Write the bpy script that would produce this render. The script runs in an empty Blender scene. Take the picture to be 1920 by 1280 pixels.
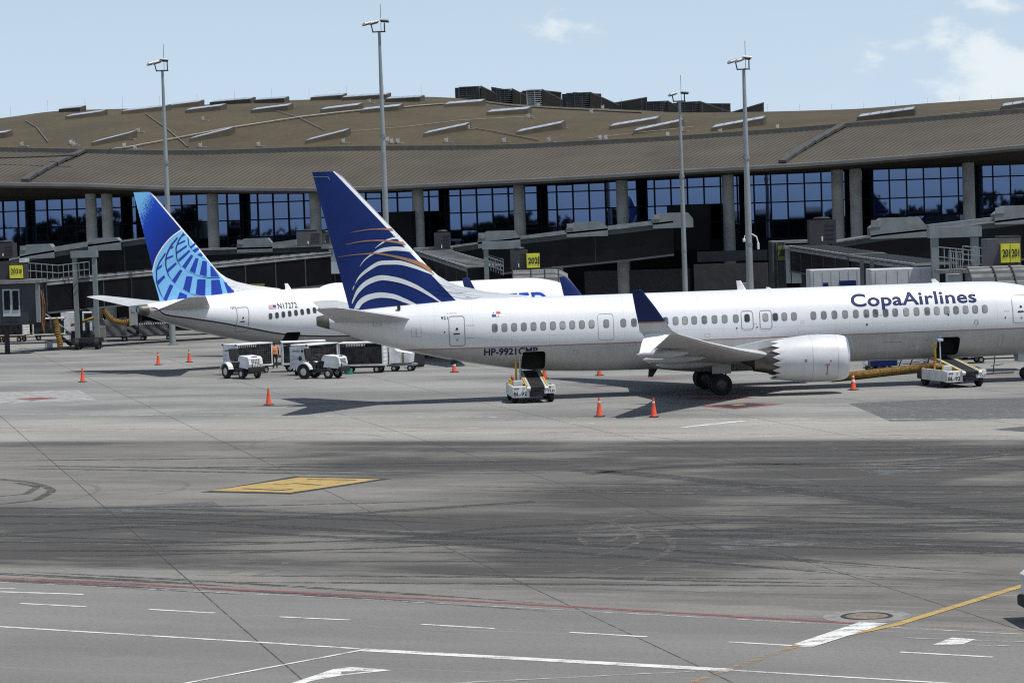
import bpy, bmesh, math, random
import numpy as np
from mathutils import Vector, Matrix
from mathutils.bvhtree import BVHTree
random.seed(7)
R = math.radians
S = bpy.context.scene
COL = S.collection

# ------------------------------------------------------------------ camera
F = 5300.0; H = 9.6; ROLL = R(1.9); PITCH = math.atan(230 / F)     # focal length in pixels of a 1920 px wide picture
cp, sp, cr, sr = math.cos(PITCH), math.sin(PITCH), math.cos(ROLL), math.sin(ROLL)
rt = Vector((1, 0, 0)); up = Vector((0, sp, cp)); fw = Vector((0, cp, -sp))
cx = rt * cr - up * sr; cy = rt * sr + up * cr
cam = bpy.data.cameras.new('camera'); cam.sensor_width = 36; cam.lens = 36 * F / 1920; cam.clip_start = 1; cam.clip_end = 8000
camo = bpy.data.objects.new('camera', cam); COL.objects.link(camo)
M = Matrix((cx, cy, -fw)).transposed().to_4x4(); M.translation = (0, 0, H)
camo.matrix_world = M; S.camera = camo

# ------------------------------------------------------------------ world: daylight sky with broken cumulus
SUNV = Vector((0.38, -0.17, 1.0)).normalized()
CLOUD_LOC = (-4.375, 2.6392, -3.212)
W = bpy.data.worlds.new('World'); S.world = W; W.use_nodes = True
nt = W.node_tree; nt.nodes.clear()
def wn(t, **k):
    n = nt.nodes.new(t)
    for a, b in k.items(): setattr(n, a, b)
    return n
sky = wn('ShaderNodeTexSky', sky_type='NISHITA', sun_disc=False, sun_elevation=math.asin(SUNV.z), sun_rotation=math.atan2(SUNV.x, SUNV.y), air_density=1.0, dust_density=0.6, ozone_density=1.6, altitude=10)
SKY_STRENGTH = 0.075
def lin(r, g_, b_): return tuple(k / SKY_STRENGTH for k in (r, g_, b_)) + (1,)
tc = wn('ShaderNodeTexCoord'); sx_ = wn('ShaderNodeSeparateXYZ'); mp = wn('ShaderNodeMapping'); mp.inputs['Scale'].default_value = (1, 1, 1.9); mp.inputs['Location'].default_value = CLOUD_LOC
L_ = nt.links.new
def wm(op, a, b):
    n = wn('ShaderNodeMath', operation=op); n.use_clamp = False
    for i, q in enumerate((a, b)):
        if isinstance(q, (int, float)): n.inputs[i].default_value = q
        else: L_(q, n.inputs[i])
    return n.outputs[0]
def wr(f, a, b):
    n = wn('ShaderNodeMapRange', interpolation_type='SMOOTHSTEP'); L_(f, n.inputs[0]); n.inputs[1].default_value = a; n.inputs[2].default_value = b; return n.outputs[0]
def wmix(f, a, b):
    n = wn('ShaderNodeMix', data_type='RGBA')
    for i, q in ((0, f), (6, a), (7, b)):
        if isinstance(q, (tuple, float)): n.inputs[i].default_value = q
        else: L_(q, n.inputs[i])
    return n.outputs[2]
def wnoise(sc, det, ro):
    n = wn('ShaderNodeTexNoise'); n.inputs['Scale'].default_value = sc; n.inputs['Detail'].default_value = det; n.inputs['Roughness'].default_value = ro; L_(mp.outputs[0], n.inputs[0]); return n.outputs[0]
L_(tc.outputs['Generated'], mp.inputs[0]); L_(tc.outputs['Generated'], sx_.inputs[0])
el = wm('MAXIMUM', sx_.outputs[2], 0.0)
hz_ = wm('MULTIPLY', wm('POWER', wm('SUBTRACT', 1.0, el), 4.0), 0.97)                # pale humid air towards the horizon, the same all round
base = wmix(hz_, sky.outputs[0], lin(0.56, 0.71, 0.88))
cum = wnoise(13.0, 10, 0.55); cov = wnoise(3.0, 2, 0.5); wisp = wnoise(5.0, 6, 0.6); shd = wnoise(26.0, 5, 0.55)
den = wr(wm('ADD', cum, wm('MULTIPLY', wm('SUBTRACT', cov, 0.5), 0.75)), 0.595, 0.675)  # cumulus
base = wmix(wm('MULTIPLY', wr(wisp, 0.50, 0.75), 0.35), base, lin(0.70, 0.78, 0.84))   # thin veil
ccol = wmix(wr(shd, 0.35, 0.62), lin(0.62, 0.72, 0.79), lin(0.80, 0.86, 0.88))
base = wmix(wm('MULTIPLY', den, 0.80), base, ccol)
bg = wn('ShaderNodeBackground'); bg.inputs['Strength'].default_value = SKY_STRENGTH; wo = wn('ShaderNodeOutputWorld')
L_(base, bg.inputs[0]); L_(bg.outputs[0], wo.inputs[0])

# ------------------------------------------------------------------ sun and exposure
sl = bpy.data.lights.new('sun', 'SUN'); sl.energy = 4.1; sl.angle = R(0.55); sl.color = (1.0, 0.965, 0.91)
so = bpy.data.objects.new('sun', sl); COL.objects.link(so); so.location = (40, 100, 120); so.rotation_euler = SUNV.to_track_quat('Z', 'Y').to_euler()
S.view_settings.view_transform = 'Standard'; S.view_settings.look = 'None'; S.view_settings.exposure = 0.10; S.view_settings.gamma = 1.0
S.view_settings.use_curve_mapping = False
S.render.engine = 'CYCLES'; S.cycles.max_bounces = 6; S.cycles.filter_width = 1.15; S.cycles.use_denoising = False; S.cycles.caustics_reflective = False; S.cycles.caustics_refractive = False

# ------------------------------------------------------------------ pixel helpers (to place real things at real distances)
def ray(px, py):
    a = px - 960; b = 640 - py
    return cx * a + cy * b + fw * F
def gp(px, py, z=0.0):
    d = ray(px, py); t = (z - H) / d.z
    return Vector((d.x * t, d.y * t, z))
def at(px, py, D):
    d = ray(px, py); t = D / d.y
    return Vector((d.x * t, D, H + d.z * t))
def fp(px, py, c):                      # on the vertical plane y + 0.25 x = c (parallel to the terminal front)
    d = ray(px, py); t = c / (d.y + 0.25 * d.x)
    return Vector((d.x * t, d.y * t, H + d.z * t))
def pchip(xs, ys):
    xs = np.array(xs, float); ys = np.array(ys, float); h = np.diff(xs); dl = np.diff(ys) / h
    m = np.zeros(len(xs)); m[0] = dl[0]; m[-1] = dl[-1]
    for i in range(1, len(xs) - 1):
        if dl[i - 1] * dl[i] > 0:
            w1 = 2 * h[i] + h[i - 1]; w2 = h[i] + 2 * h[i - 1]
            m[i] = (w1 + w2) / (w1 / dl[i - 1] + w2 / dl[i])
    def f(x):
        i = int(min(max(np.searchsorted(xs, x) - 1, 0), len(xs) - 2)); t = (x - xs[i]) / h[i]
        return float(ys[i] * (1 + 2 * t) * (1 - t) ** 2 + m[i] * h[i] * t * (1 - t) ** 2 + ys[i + 1] * t * t * (3 - 2 * t) + m[i + 1] * h[i] * t * t * (t - 1))
    return f

# ------------------------------------------------------------------ materials
MATS = {}
def pm(name, col, rough=0.5, metal=0.0, var=0.12, scale=2.0, bump=0.0, bscale=20.0, coat=0.0, spec=0.5, stretch=(1, 1, 1), vcol=None):
    if name in MATS: return MATS[name]
    m = bpy.data.materials.new(name); m.use_nodes = True; n = m.node_tree.nodes; l = m.node_tree.links
    b = n['Principled BSDF']; b.inputs['Metallic'].default_value = metal
    b.inputs['Coat Weight'].default_value = coat; b.inputs['Specular IOR Level'].default_value = spec
    t = n.new('ShaderNodeTexCoord'); mpn = n.new('ShaderNodeMapping'); mpn.inputs['Scale'].default_value = stretch
    l.new(t.outputs['Object'], mpn.inputs[0])
    z = n.new('ShaderNodeTexNoise'); z.inputs['Scale'].default_value = scale; z.inputs['Detail'].default_value = 6
    l.new(mpn.outputs[0], z.inputs[0])
    mixn = n.new('ShaderNodeMix'); mixn.data_type = 'RGBA'
    c2 = vcol or tuple(c * (1 - var * 2) for c in col[:3])
    mixn.inputs[6].default_value = (*[min(1, c * (1 + var * .4)) for c in col[:3]], 1); mixn.inputs[7].default_value = (*c2[:3], 1)
    rp = n.new('ShaderNodeMapRange'); rp.inputs[1].default_value = 0.38; rp.inputs[2].default_value = 0.72
    l.new(z.outputs[0], rp.inputs[0]); l.new(rp.outputs[0], mixn.inputs[0]); l.new(mixn.outputs[2], b.inputs['Base Color'])
    rr = n.new('ShaderNodeMapRange'); rr.inputs[3].default_value = max(0.02, rough * 0.85); rr.inputs[4].default_value = min(1, rough * 1.15)
    l.new(z.outputs[0], rr.inputs[0]); l.new(rr.outputs[0], b.inputs['Roughness'])
    if bump:
        z2 = n.new('ShaderNodeTexNoise'); z2.inputs['Scale'].default_value = bscale; z2.inputs['Detail'].default_value = 3
        bp = n.new('ShaderNodeBump'); bp.inputs['Strength'].default_value = bump; bp.inputs['Distance'].default_value = 0.02
        l.new(mpn.outputs[0], z2.inputs[0]); l.new(z2.outputs[0], bp.inputs['Height']); l.new(bp.outputs[0], b.inputs['Normal'])
    MATS[name] = m
    return m

class Ex:                               # tiny expression -> shader math compiler
    def __init__(s, nt, sock): s.nt, s.k = nt, sock
    def _b(s, op, o, o2=None, clamp=False, rev=False):
        n = s.nt.nodes.new('ShaderNodeMath'); n.operation = op; n.use_clamp = clamp
        ins = [s, o] if not rev else [o, s]
        if o2 is not None: ins.append(o2)
        for i, a in enumerate(ins):
            if a is None: continue
            if isinstance(a, Ex): s.nt.links.new(a.k, n.inputs[i])
            else: n.inputs[i].default_value = a
        return Ex(s.nt, n.outputs[0])
    def __add__(s, o): return s._b('ADD', o)
    __radd__ = __add__
    def __sub__(s, o): return s._b('SUBTRACT', o)
    def __rsub__(s, o): return s._b('SUBTRACT', o, rev=True)
    def __mul__(s, o): return s._b('MULTIPLY', o)
    __rmul__ = __mul__
    def __truediv__(s, o): return s._b('DIVIDE', o)
    def gt(s, o): return s._b('GREATER_THAN', o)
    def lt(s, o): return s._b('LESS_THAN', o)
    def mx(s, o): return s._b('MAXIMUM', o)
    def mn(s, o): return s._b('MINIMUM', o)
    def absv(s): return s._b('ABSOLUTE', None)
    def frac(s): return s._b('FRACT', None)
    def pw(s, o): return s._b('POWER', o)
    def sm(s, a, b):                    # smooth 0..1 between a and b
        n = s.nt.nodes.new('ShaderNodeMapRange'); n.interpolation_type = 'SMOOTHSTEP'
        s.nt.links.new(s.k, n.inputs[0]); n.inputs[1].default_value = a; n.inputs[2].default_value = b
        return Ex(s.nt, n.outputs[0])
def comb(nt, x, y, z=0.0):
    n = nt.nodes.new('ShaderNodeCombineXYZ')
    for i, a in enumerate((x, y, z)):
        if isinstance(a, Ex): nt.links.new(a.k, n.inputs[i])
        else: n.inputs[i].default_value = a
    return n.outputs[0]
def noise(nt, vec, scale, detail=5, rough=0.55):
    n = nt.nodes.new('ShaderNodeTexNoise'); n.inputs['Scale'].default_value = scale; n.inputs['Detail'].default_value = detail; n.inputs['Roughness'].default_value = rough
    nt.links.new(vec, n.inputs[0]); return Ex(nt, n.outputs[0])
def cmix(nt, fac, a, b):
    n = nt.nodes.new('ShaderNodeMix'); n.data_type = 'RGBA'
    for i, v in ((6, a), (7, b)):
        if isinstance(v, tuple): n.inputs[i].default_value = (*v[:3], 1)
        else: nt.links.new(v, n.inputs[i])
    if isinstance(fac, Ex): nt.links.new(fac.k, n.inputs[0])
    else: n.inputs[0].default_value = fac
    return n.outputs[2]
def newmat(name):
    m = bpy.data.materials.new(name); m.use_nodes = True; MATS[name] = m
    return m, m.node_tree, m.node_tree.nodes['Principled BSDF']
def coords(nt, kind):
    if kind == 'world':
        g = nt.nodes.new('ShaderNodeNewGeometry'); v = g.outputs['Position']
    else:
        t = nt.nodes.new('ShaderNodeTexCoord'); v = t.outputs['Object']
    sx = nt.nodes.new('ShaderNodeSeparateXYZ'); nt.links.new(v, sx.inputs[0])
    return v, Ex(nt, sx.outputs[0]), Ex(nt, sx.outputs[1]), Ex(nt, sx.outputs[2])

WHITE = pm('white_paint', (0.80, 0.81, 0.82), 0.32, var=0.05, scale=0.8, coat=0.3)
WGREY = pm('light_grey_paint', (0.50, 0.51, 0.52), 0.4, var=0.08, scale=1.0)
VWHITE = pm('vehicle_white', (0.74, 0.75, 0.75), 0.45, var=0.16, scale=1.6, bump=0.1)
NAVY = pm('navy_paint', (0.005, 0.018, 0.105), 0.4, var=0.10, scale=1.0, spec=.3)
BLACK = pm('black_rubber', (0.012, 0.012, 0.013), 0.75, var=0.2, scale=4, bump=0.3)
DARK = pm('dark_metal', (0.035, 0.037, 0.04), 0.55, 0.2, var=0.2, scale=2)
STEEL = pm('galvanised_steel', (0.30, 0.32, 0.33), 0.5, 0.55, var=0.2, scale=3)
YEL = pm('yellow_paint', (0.62, 0.42, 0.03), 0.5, var=0.2, scale=3)
SIGNY = pm('sign_yellow', (0.70, 0.66, 0.05), 0.45, var=0.08, scale=2)
INK = pm('black_print', (0.010, 0.010, 0.012), 0.5, var=0.05)
WGLASS = pm('cabin_glass', (0.055, 0.06, 0.068), 0.2, var=0.35, scale=3, spec=0.5)
WSHADE = pm('window_shade', (0.27, 0.275, 0.28), 0.35, var=0.18, scale=1.3, spec=0.5)
WSH = [WSHADE, pm('window_shade_half', (0.20, 0.205, 0.21), 0.3, var=0.3, scale=4), pm('window_shade_pale', (0.33, 0.335, 0.33), 0.4, var=0.15, scale=4), pm('window_open', (0.12, 0.125, 0.135), 0.15, var=0.4, scale=6)]
HOSE = pm('yellow_hose', (0.19, 0.108, 0.013), 0.8, var=0.35, scale=5)

# ------------------------------------------------------------------ mesh helpers
class MB:
    def __init__(s): s.v = []; s.f = []; s.m = []; s.cm = 0
    def add(s, vs, fs):
        o = len(s.v); s.v += [tuple(v) for v in vs]; s.f += [tuple(i + o for i in f) for f in fs]; s.m += [s.cm] * len(fs)
    def box(s, c, d, rot=None):
        c = Vector(c); x, y, z = d[0] / 2, d[1] / 2, d[2] / 2
        vs = [Vector(p) for p in ((-x, -y, -z), (x, -y, -z), (x, y, -z), (-x, y, -z), (-x, -y, z), (x, -y, z), (x, y, z), (-x, y, z))]
        if rot is not None: vs = [rot @ v for v in vs]
        s.add([v + c for v in vs], [(0, 3, 2, 1), (4, 5, 6, 7), (0, 1, 5, 4), (1, 2, 6, 5), (2, 3, 7, 6), (3, 0, 4, 7)]); return s
    def bevbox(s, c, d, b=0.05, rot=None):
        bm = bmesh.new(); bmesh.ops.create_cube(bm, size=1)
        for v in bm.verts: v.co = Vector((v.co.x * d[0], v.co.y * d[1], v.co.z * d[2]))
        bmesh.ops.bevel(bm, geom=bm.edges[:], offset=b, segments=2, affect='EDGES', profile=0.5)
        bm.verts.ensure_lookup_table(); c = Vector(c)
        vs = [(rot @ v.co if rot is not None else v.co) + c for v in bm.verts]; fs = [[v.index for v in f.verts] for f in bm.faces]
        bm.free(); s.add(vs, fs); return s
    def tube(s, pts, r, n=8, caps=True):
        pts = [Vector(p) for p in pts]; k = len(pts); rs = r if isinstance(r, (list, tuple)) else [r] * k
        vs = []; fs = []; pu = None
        for i, p in enumerate(pts):
            d = (pts[min(i + 1, k - 1)] - pts[max(i - 1, 0)]).normalized()
            if pu is None:
                pu = d.orthogonal().normalized() if abs(d.z) > .9 else Vector((0, 0, 1)).cross(d).normalized()
            pu = (pu - d * pu.dot(d)).normalized(); w = d.cross(pu)
            for j in range(n):
                a = 2 * math.pi * j / n; vs.append(p + (pu * math.cos(a) + w * math.sin(a)) * rs[i])
        for i in range(k - 1):
            for j in range(n):
                fs.append((i * n + j, i * n + (j + 1) % n, (i + 1) * n + (j + 1) % n, (i + 1) * n + j))
        if caps: fs.append(tuple(range(n))[::-1]); fs.append(tuple((k - 1) * n + j for j in range(n)))
        s.add(vs, fs); return s
    def bar(s, a, b, w, h=None):
        a = Vector(a); b = Vector(b); h = h or w; d = b - a; L = d.length
        if L < 1e-6: return s
        d.normalize(); u = d.cross(Vector((0, 0, 1))); u = u.normalized() if u.length > 1e-4 else Vector((1, 0, 0)); v = u.cross(d)
        q = [u * (-w / 2) + v * (-h / 2), u * (w / 2) + v * (-h / 2), u * (w / 2) + v * (h / 2), u * (-w / 2) + v * (h / 2)]
        s.add([a + k for k in q] + [b + k for k in q], [(0, 1, 2, 3), (7, 6, 5, 4), (0, 4, 5, 1), (1, 5, 6, 2), (2, 6, 7, 3), (3, 7, 4, 0)]); return s
    def prism(s, poly, a0, a1, axis='y'):    # poly of (u, v); extruded along axis
        n = len(poly)
        def P(u, v, t): return (u, t, v) if axis == 'y' else ((t, u, v) if axis == 'x' else (u, v, t))
        vs = [P(u, v, a0) for u, v in poly] + [P(u, v, a1) for u, v in poly]
        fs = [tuple(range(n)), tuple(range(2 * n - 1, n - 1, -1))] + [(i, i + n, (i + 1) % n + n, (i + 1) % n) for i in range(n)]
        s.add(vs, fs); return s
    def lathe(s, prof, c=(0, 0, 0), axis='z', n=20, close=False):
        vs = []; fs = []; k = len(prof); c = Vector(c)
        for (r, h) in prof:
            for j in range(n):
                a = 2 * math.pi * j / n; x, y = r * math.cos(a), r * math.sin(a)
                vs.append(c + Vector({'z': (x, y, h), 'x': (h, x, y), 'y': (x, h, y)}[axis]))
        for i in range(k - 1):
            for j in range(n): fs.append((i * n + j, i * n + (j + 1) % n, (i + 1) * n + (j + 1) % n, (i + 1) * n + j))
        if close: fs.append(tuple(range(n))[::-1]); fs.append(tuple((k - 1) * n + j for j in range(n)))
        s.add(vs, fs); return s
    def grid(s, rows):
        n = len(rows[0]); vs = [p for r in rows for p in r]
        s.add(vs, [(i * n + j, i * n + j + 1, (i + 1) * n + j + 1, (i + 1) * n + j) for i in range(len(rows) - 1) for j in range(n - 1)]); return s
    def mesh(s, name, mat, smooth=False, recalc=True):
        me = bpy.data.meshes.new(name); me.from_pydata(s.v, [], s.f)
        for m in (mat if isinstance(mat, (list, tuple)) else [mat]): me.materials.append(m)
        if len(me.materials) > 1: me.polygons.foreach_set('material_index', s.m)
        if recalc:
            bm = bmesh.new(); bm.from_mesh(me); bmesh.ops.recalc_face_normals(bm, faces=bm.faces[:]); bm.to_mesh(me); bm.free()
        if smooth:
            me.polygons.foreach_set('use_smooth', [True] * len(me.polygons))
            try: me.set_sharp_from_angle(angle=R(38))
            except Exception: pass
        me.update(); return me
    def build(s, name, mat, parent=None, smooth=False, recalc=True):
        o = bpy.data.objects.new(name, s.mesh(name, mat, smooth, recalc)); COL.objects.link(o)
        if parent is not None: o.parent = parent
        return o
def put(name, me, parent=None, loc=(0, 0, 0), rot=(0, 0, 0)):
    o = bpy.data.objects.new(name, me); COL.objects.link(o); o.parent = parent; o.location = loc; o.rotation_euler = rot
    return o
def tag(o, label, cat=None, group=None, kind=None):
    o['label'] = label
    if cat: o['category'] = cat
    if group: o['group'] = group
    if kind: o['kind'] = kind
    return o
def thing(name, label, cat, loc=(0, 0, 0), rz=0.0, group=None):
    o = bpy.data.objects.new(name, None); COL.objects.link(o); o.location = loc; o.rotation_euler = (0, 0, rz); o.empty_display_size = 0.3
    return tag(o, label, cat, group)
def text_mesh(body, size, bold=0.0, sx=1.0, space=1.0, fit=None):
    """2-D letters: list of (x, y) vertices and faces, left aligned on the baseline"""
    cu = bpy.data.curves.new('t', 'FONT'); cu.body = body.replace('9', '6'); cu.size = size; cu.offset = bold; cu.space_character = space; cu.resolution_u = 5
    o = bpy.data.objects.new('t', cu); COL.objects.link(o)
    dg = bpy.context.evaluated_depsgraph_get(); me = bpy.data.meshes.new_from_object(o.evaluated_get(dg))
    bpy.data.objects.remove(o); bpy.data.curves.remove(cu)
    bm = bmesh.new(); bm.from_mesh(me); bpy.data.meshes.remove(me)
    if '9' in body:                         # a nine is set as a six turned half round (its own outline fills badly when emboldened)
        bm.verts.ensure_lookup_table(); seen = set(); isl = []
        for v0 in bm.verts:
            if v0.index in seen: continue
            st = [v0]; comp = []; seen.add(v0.index)
            while st:
                v = st.pop(); comp.append(v)
                for e in v.link_edges:
                    o2 = e.other_vert(v)
                    if o2.index not in seen: seen.add(o2.index); st.append(o2)
            isl.append(comp)
        isl.sort(key=lambda c: min(v.co.x for v in c)); chars = [ch for ch in body if ch != ' ']
        for ch, comp in zip(chars, isl):
            if ch == '9':
                x0 = min(v.co.x for v in comp); x1 = max(v.co.x for v in comp); y0 = min(v.co.y for v in comp); y1 = max(v.co.y for v in comp)
                for v in comp: v.co.x = x0 + x1 - v.co.x; v.co.y = y0 + y1 - v.co.y
    bmesh.ops.triangulate(bm, faces=bm.faces[:])
    for v in bm.verts: v.co.x *= sx
    if fit:
        x1 = max(v.co.x for v in bm.verts); x0 = min(v.co.x for v in bm.verts)
        for v in bm.verts: v.co.x = (v.co.x - x0) * fit / (x1 - x0)
    return bm
def slices(bm, axis, lo, hi, step):
    no = (1, 0, 0) if axis == 0 else (0, 1, 0); k = lo
    while k < hi:
        co = (k, 0, 0) if axis == 0 else (0, k, 0)
        bmesh.ops.bisect_plane(bm, geom=bm.verts[:] + bm.edges[:] + bm.faces[:], plane_co=co, plane_no=no); k += step
def mapped(bm, fn, name, mat, parent):
    for v in bm.verts: v.co = fn(v.co.x, v.co.y)
    me = bpy.data.meshes.new(name); bm.to_mesh(me); bm.free(); me.materials.append(mat)
    o = bpy.data.objects.new(name, me); COL.objects.link(o); o.parent = parent
    return o
def flat_text(body, size, name, mat, parent, origin, ux, uy, bold=0.0, sx=1.0, space=1.0, fit=None):
    o0, ux, uy = Vector(origin), Vector(ux), Vector(uy)
    return mapped(text_mesh(body, size, bold, sx, space, fit), lambda x, y: o0 + ux * x + uy * y, name, mat, parent)
def rrect(cx0, cy0, w, h, r, n=4):
    pts = []
    for (sx_, sy_, a0) in ((1, 1, 0), (-1, 1, 90), (-1, -1, 180), (1, -1, 270)):
        for i in range(n + 1):
            a = R(a0 + 90 * i / n); pts.append((cx0 + sx_ * (w / 2 - r) + r * math.cos(a), cy0 + sy_ * (h / 2 - r) + r * math.sin(a)))
    return pts

# ================================================================== GROUND
gm, g, gb = newmat('apron_pavement')
_, gx, gy, _z = coords(g, 'world')
v = gy + gx * 0.4; u = gx - gy * 0.4; w = gy + gx * 0.62
pos = comb(g, gx, gy)
big = noise(g, comb(g, u * 0.03, v * 0.10), 1.0, 5, 0.6)
st1 = noise(g, comb(g, u * 0.16, v * 0.75), 1.0, 5, 0.6); st2 = noise(g, comb(g, u * 0.6, v * 2.2), 1.0, 5, 0.6); st3 = noise(g, comb(g, u * 2.4, v * 6.0), 1.0, 3, 0.6)
st0 = noise(g, comb(g, u * 0.055 + st1 * 0.9, v * 0.22 + st2 * 0.5), 1.0, 4, 0.55)
blot = noise(g, comb(g, gx * 0.085 + st1 * 0.35, gy * 0.10 + st1 * 0.3), 1.0, 4, 0.55)
tone = st0 * 0.40 + blot * 0.30 + st1 * 0.14 + st2 * 0.10 + st3 * 0.06
streak = st1; fine = st2
grain = noise(g, pos, 9.0, 4, 0.75); grit = noise(g, pos, 38.0, 2, 0.6)
far_c = cmix(g, tone.sm(0.38, 0.60), (0.285, 0.282, 0.266), (0.160, 0.160, 0.155))
band_c = cmix(g, tone.sm(0.36, 0.64), (0.345, 0.332, 0.298), (0.235, 0.225, 0.203))
mid_c = cmix(g, tone.sm(0.37, 0.63), (0.228, 0.219, 0.196), (0.122, 0.117, 0.107))
near_c = cmix(g, (tone * 0.6 + big * 0.4).sm(0.36, 0.64), (0.216, 0.211, 0.200), (0.152, 0.148, 0.141))
wob = (st1 - 0.5) * 9.0 + (big - 0.5) * 14.0
c = cmix(g, (v + (fine - 0.5) * 4.0).sm(121.0, 124.0), mid_c, band_c)
c = cmix(g, (v + (big - 0.5) * 9.0).sm(133.0, 138.5), c, far_c)
c = cmix(g, (w + (fine - 0.5) * 1.0).sm(69.2, 70.4), near_c, c)
# rubber and oil laid down by turning traffic: darker bands across the taxilane
vA = v + wob * 0.7
bA = vA.sm(103, 110) * (1.0 - vA.sm(116.5, 121.5)) * (gx + wob * 0.8).sm(-14.0, -5.0)
vB = v + wob
bB = vB.sm(72, 80) * (1.0 - vB.sm(88, 96)) * (1.0 - (u + wob * 2).sm(-24, 10) * 0.15)
vC = v + wob * 0.6 - gx * 0.10
bC = vC.sm(88, 95) * (1.0 - vC.sm(105, 111)) * (gx + wob * 0.5).sm(-4.0, 6.0)
bD = (v + (fine - 0.5) * 2.0).sm(118, 120.5) * (1.0 - v.sm(121.0, 122.8)) * 0.7
dk = bA.mx(bB).mx(bC).mx(bD) * (0.36 + 0.45 * tone.sm(0.41, 0.56) + 0.45 * blot.sm(0.36, 0.58))
dk = dk * (w.sm(70.0, 74.0))
c = cmix(g, (dk * 1.12).mn(0.92), c, (0.050, 0.0475, 0.0445))
thin = noise(g, comb(g, u * 0.10 + 4.0, v * 3.2 + u * 0.22), 1.0, 4, 0.7); thin2 = noise(g, comb(g, u * 0.14 + 9.0, v * 2.6 - u * 0.35), 1.0, 4, 0.7)
c = cmix(g, thin.sm(0.58, 0.72) * 0.30 * v.sm(70, 76), c, (0.065, 0.064, 0.063))
c = cmix(g, thin2.sm(0.60, 0.72) * 0.26 * v.sm(70, 76), c, (0.075, 0.073, 0.071))
c = cmix(g, (1.0 - thin.sm(0.30, 0.42)) * 0.40, c, (0.30, 0.29, 0.27))
spots = noise(g, pos, 0.8, 4, 0.6)
c = cmix(g, spots.sm(0.64, 0.78) * 0.40, c, (0.06, 0.058, 0.055))
c = cmix(g, grain.sm(0.42, 0.80) * 0.50, c, (0.060, 0.059, 0.058))
c = cmix(g, (1.0 - grit.sm(0.22, 0.44)) * 0.40, c, (0.36, 0.355, 0.34))
g.links.new(c, gb.inputs['Base Color'])
gb.inputs['Roughness'].default_value = 0.85; gb.inputs['Specular IOR Level'].default_value = 0.25
bp = g.nodes.new('ShaderNodeBump'); bp.inputs['Strength'].default_value = 0.35; bp.inputs['Distance'].default_value = 0.01
g.links.new(grain.k, bp.inputs['Height']); g.links.new(bp.outputs[0], gb.inputs['Normal'])
apron = MB(); apron.add([(-5000, -3000, 0), (5000, -3000, 0), (5000, 7000, 0), (-5000, 7000, 0)], [(0, 1, 2, 3)])
apron = apron.build('apron', gm); apron['kind'] = 'structure'; apron['label'] = 'stained grey concrete apron and taxilane with painted lines'

def worn(name, col, wear, alpha=True):
    m, n, b = newmat(name); vv, x, y, z = coords(n, 'world')
    f = noise(n, comb(n, x * 1.0, y * 2.0), 1.6, 6, 0.65); f2 = noise(n, vv, 18.0, 3, 0.6)
    n.links.new(cmix(n, f.sm(0.35, 0.75), col, tuple(k * 0.72 for k in col)), b.inputs['Base Color'])
    b.inputs['Roughness'].default_value = 0.7
    n.links.new((1.0 - (f * 0.6 + f2 * 0.4).sm(1.0 - wear - 0.12, 1.0 - wear + 0.08)).k, b.inputs['Alpha'])
    return m
PW = worn('worn_white_marking', (0.68, 0.68, 0.66), 0.40); PWF = worn('faded_white_marking', (0.55, 0.55, 0.53), 0.50)
PR = worn('worn_red_marking', (0.27, 0.085, 0.090), 0.45); PRF = worn('faded_red_marking', (0.36, 0.13, 0.12), 0.54)
PY = worn('worn_yellow_marking', (0.43, 0.30, 0.095), 0.36); PYF = worn('faded_yellow_marking', (0.40, 0.28, 0.12), 0.52)
PK = worn('worn_black_marking', (0.035, 0.035, 0.037), 0.40); PL = worn('pale_concrete_patch', (0.37, 0.37, 0.355), 0.42)
JOINT = worn('joint_sealant', (0.045, 0.044, 0.043), 0.46)
TYRE = worn('rubber_tyre_mark', (0.055, 0.053, 0.051), 0.485)
ARC = worn('pale_scrub_mark', (0.19, 0.182, 0.168), 0.53)
zl = [0.004]
def poly(name, pxs, mat, z=0.004):
    b = MB(); p = [gp(x, y) for x, y in pxs]; b.add([(q.x, q.y, z) for q in p], [tuple(range(len(p)))]); return b.build(name, mat, apron, recalc=False)
def strip(name, pts, wid, mat, z=0.004, world=False):
    p = [Vector(q) if world else gp(*q) for q in pts]; ws = wid if isinstance(wid, list) else [wid] * len(p); vs = []
    for i, q in enumerate(p):
        d = (p[min(i + 1, len(p) - 1)] - p[max(i - 1, 0)]); d.z = 0; d.normalize(); nn = Vector((-d.y, d.x, 0)) * ws[i] / 2
        vs += [(q.x + nn.x, q.y + nn.y, z), (q.x - nn.x, q.y - nn.y, z)]
    b = MB(); b.add(vs, [(2 * i, 2 * i + 1, 2 * i + 3, 2 * i + 2) for i in range(len(p) - 1)]); return b.build(name, mat, apron, recalc=False)
for k in range(-12, 14):                                     # long construction joints between the slab lanes
    x0 = -4.8 + 8.4 * k
    pts = [(x0 - 0.25 * (yy - 60) + random.uniform(-.015, .015), yy, 0) for yy in range(40, 290, 10)]
    strip('slab_joint', pts, 0.038, JOINT, 0.004, True)
for k in range(4, 24):
    yy = 52 + k * 9.2
    strip('slab_joint', [(x, yy + 0.25 * x, 0) for x in range(-70, 71, 10)], 0.030, JOINT, 0.003, True)
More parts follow.
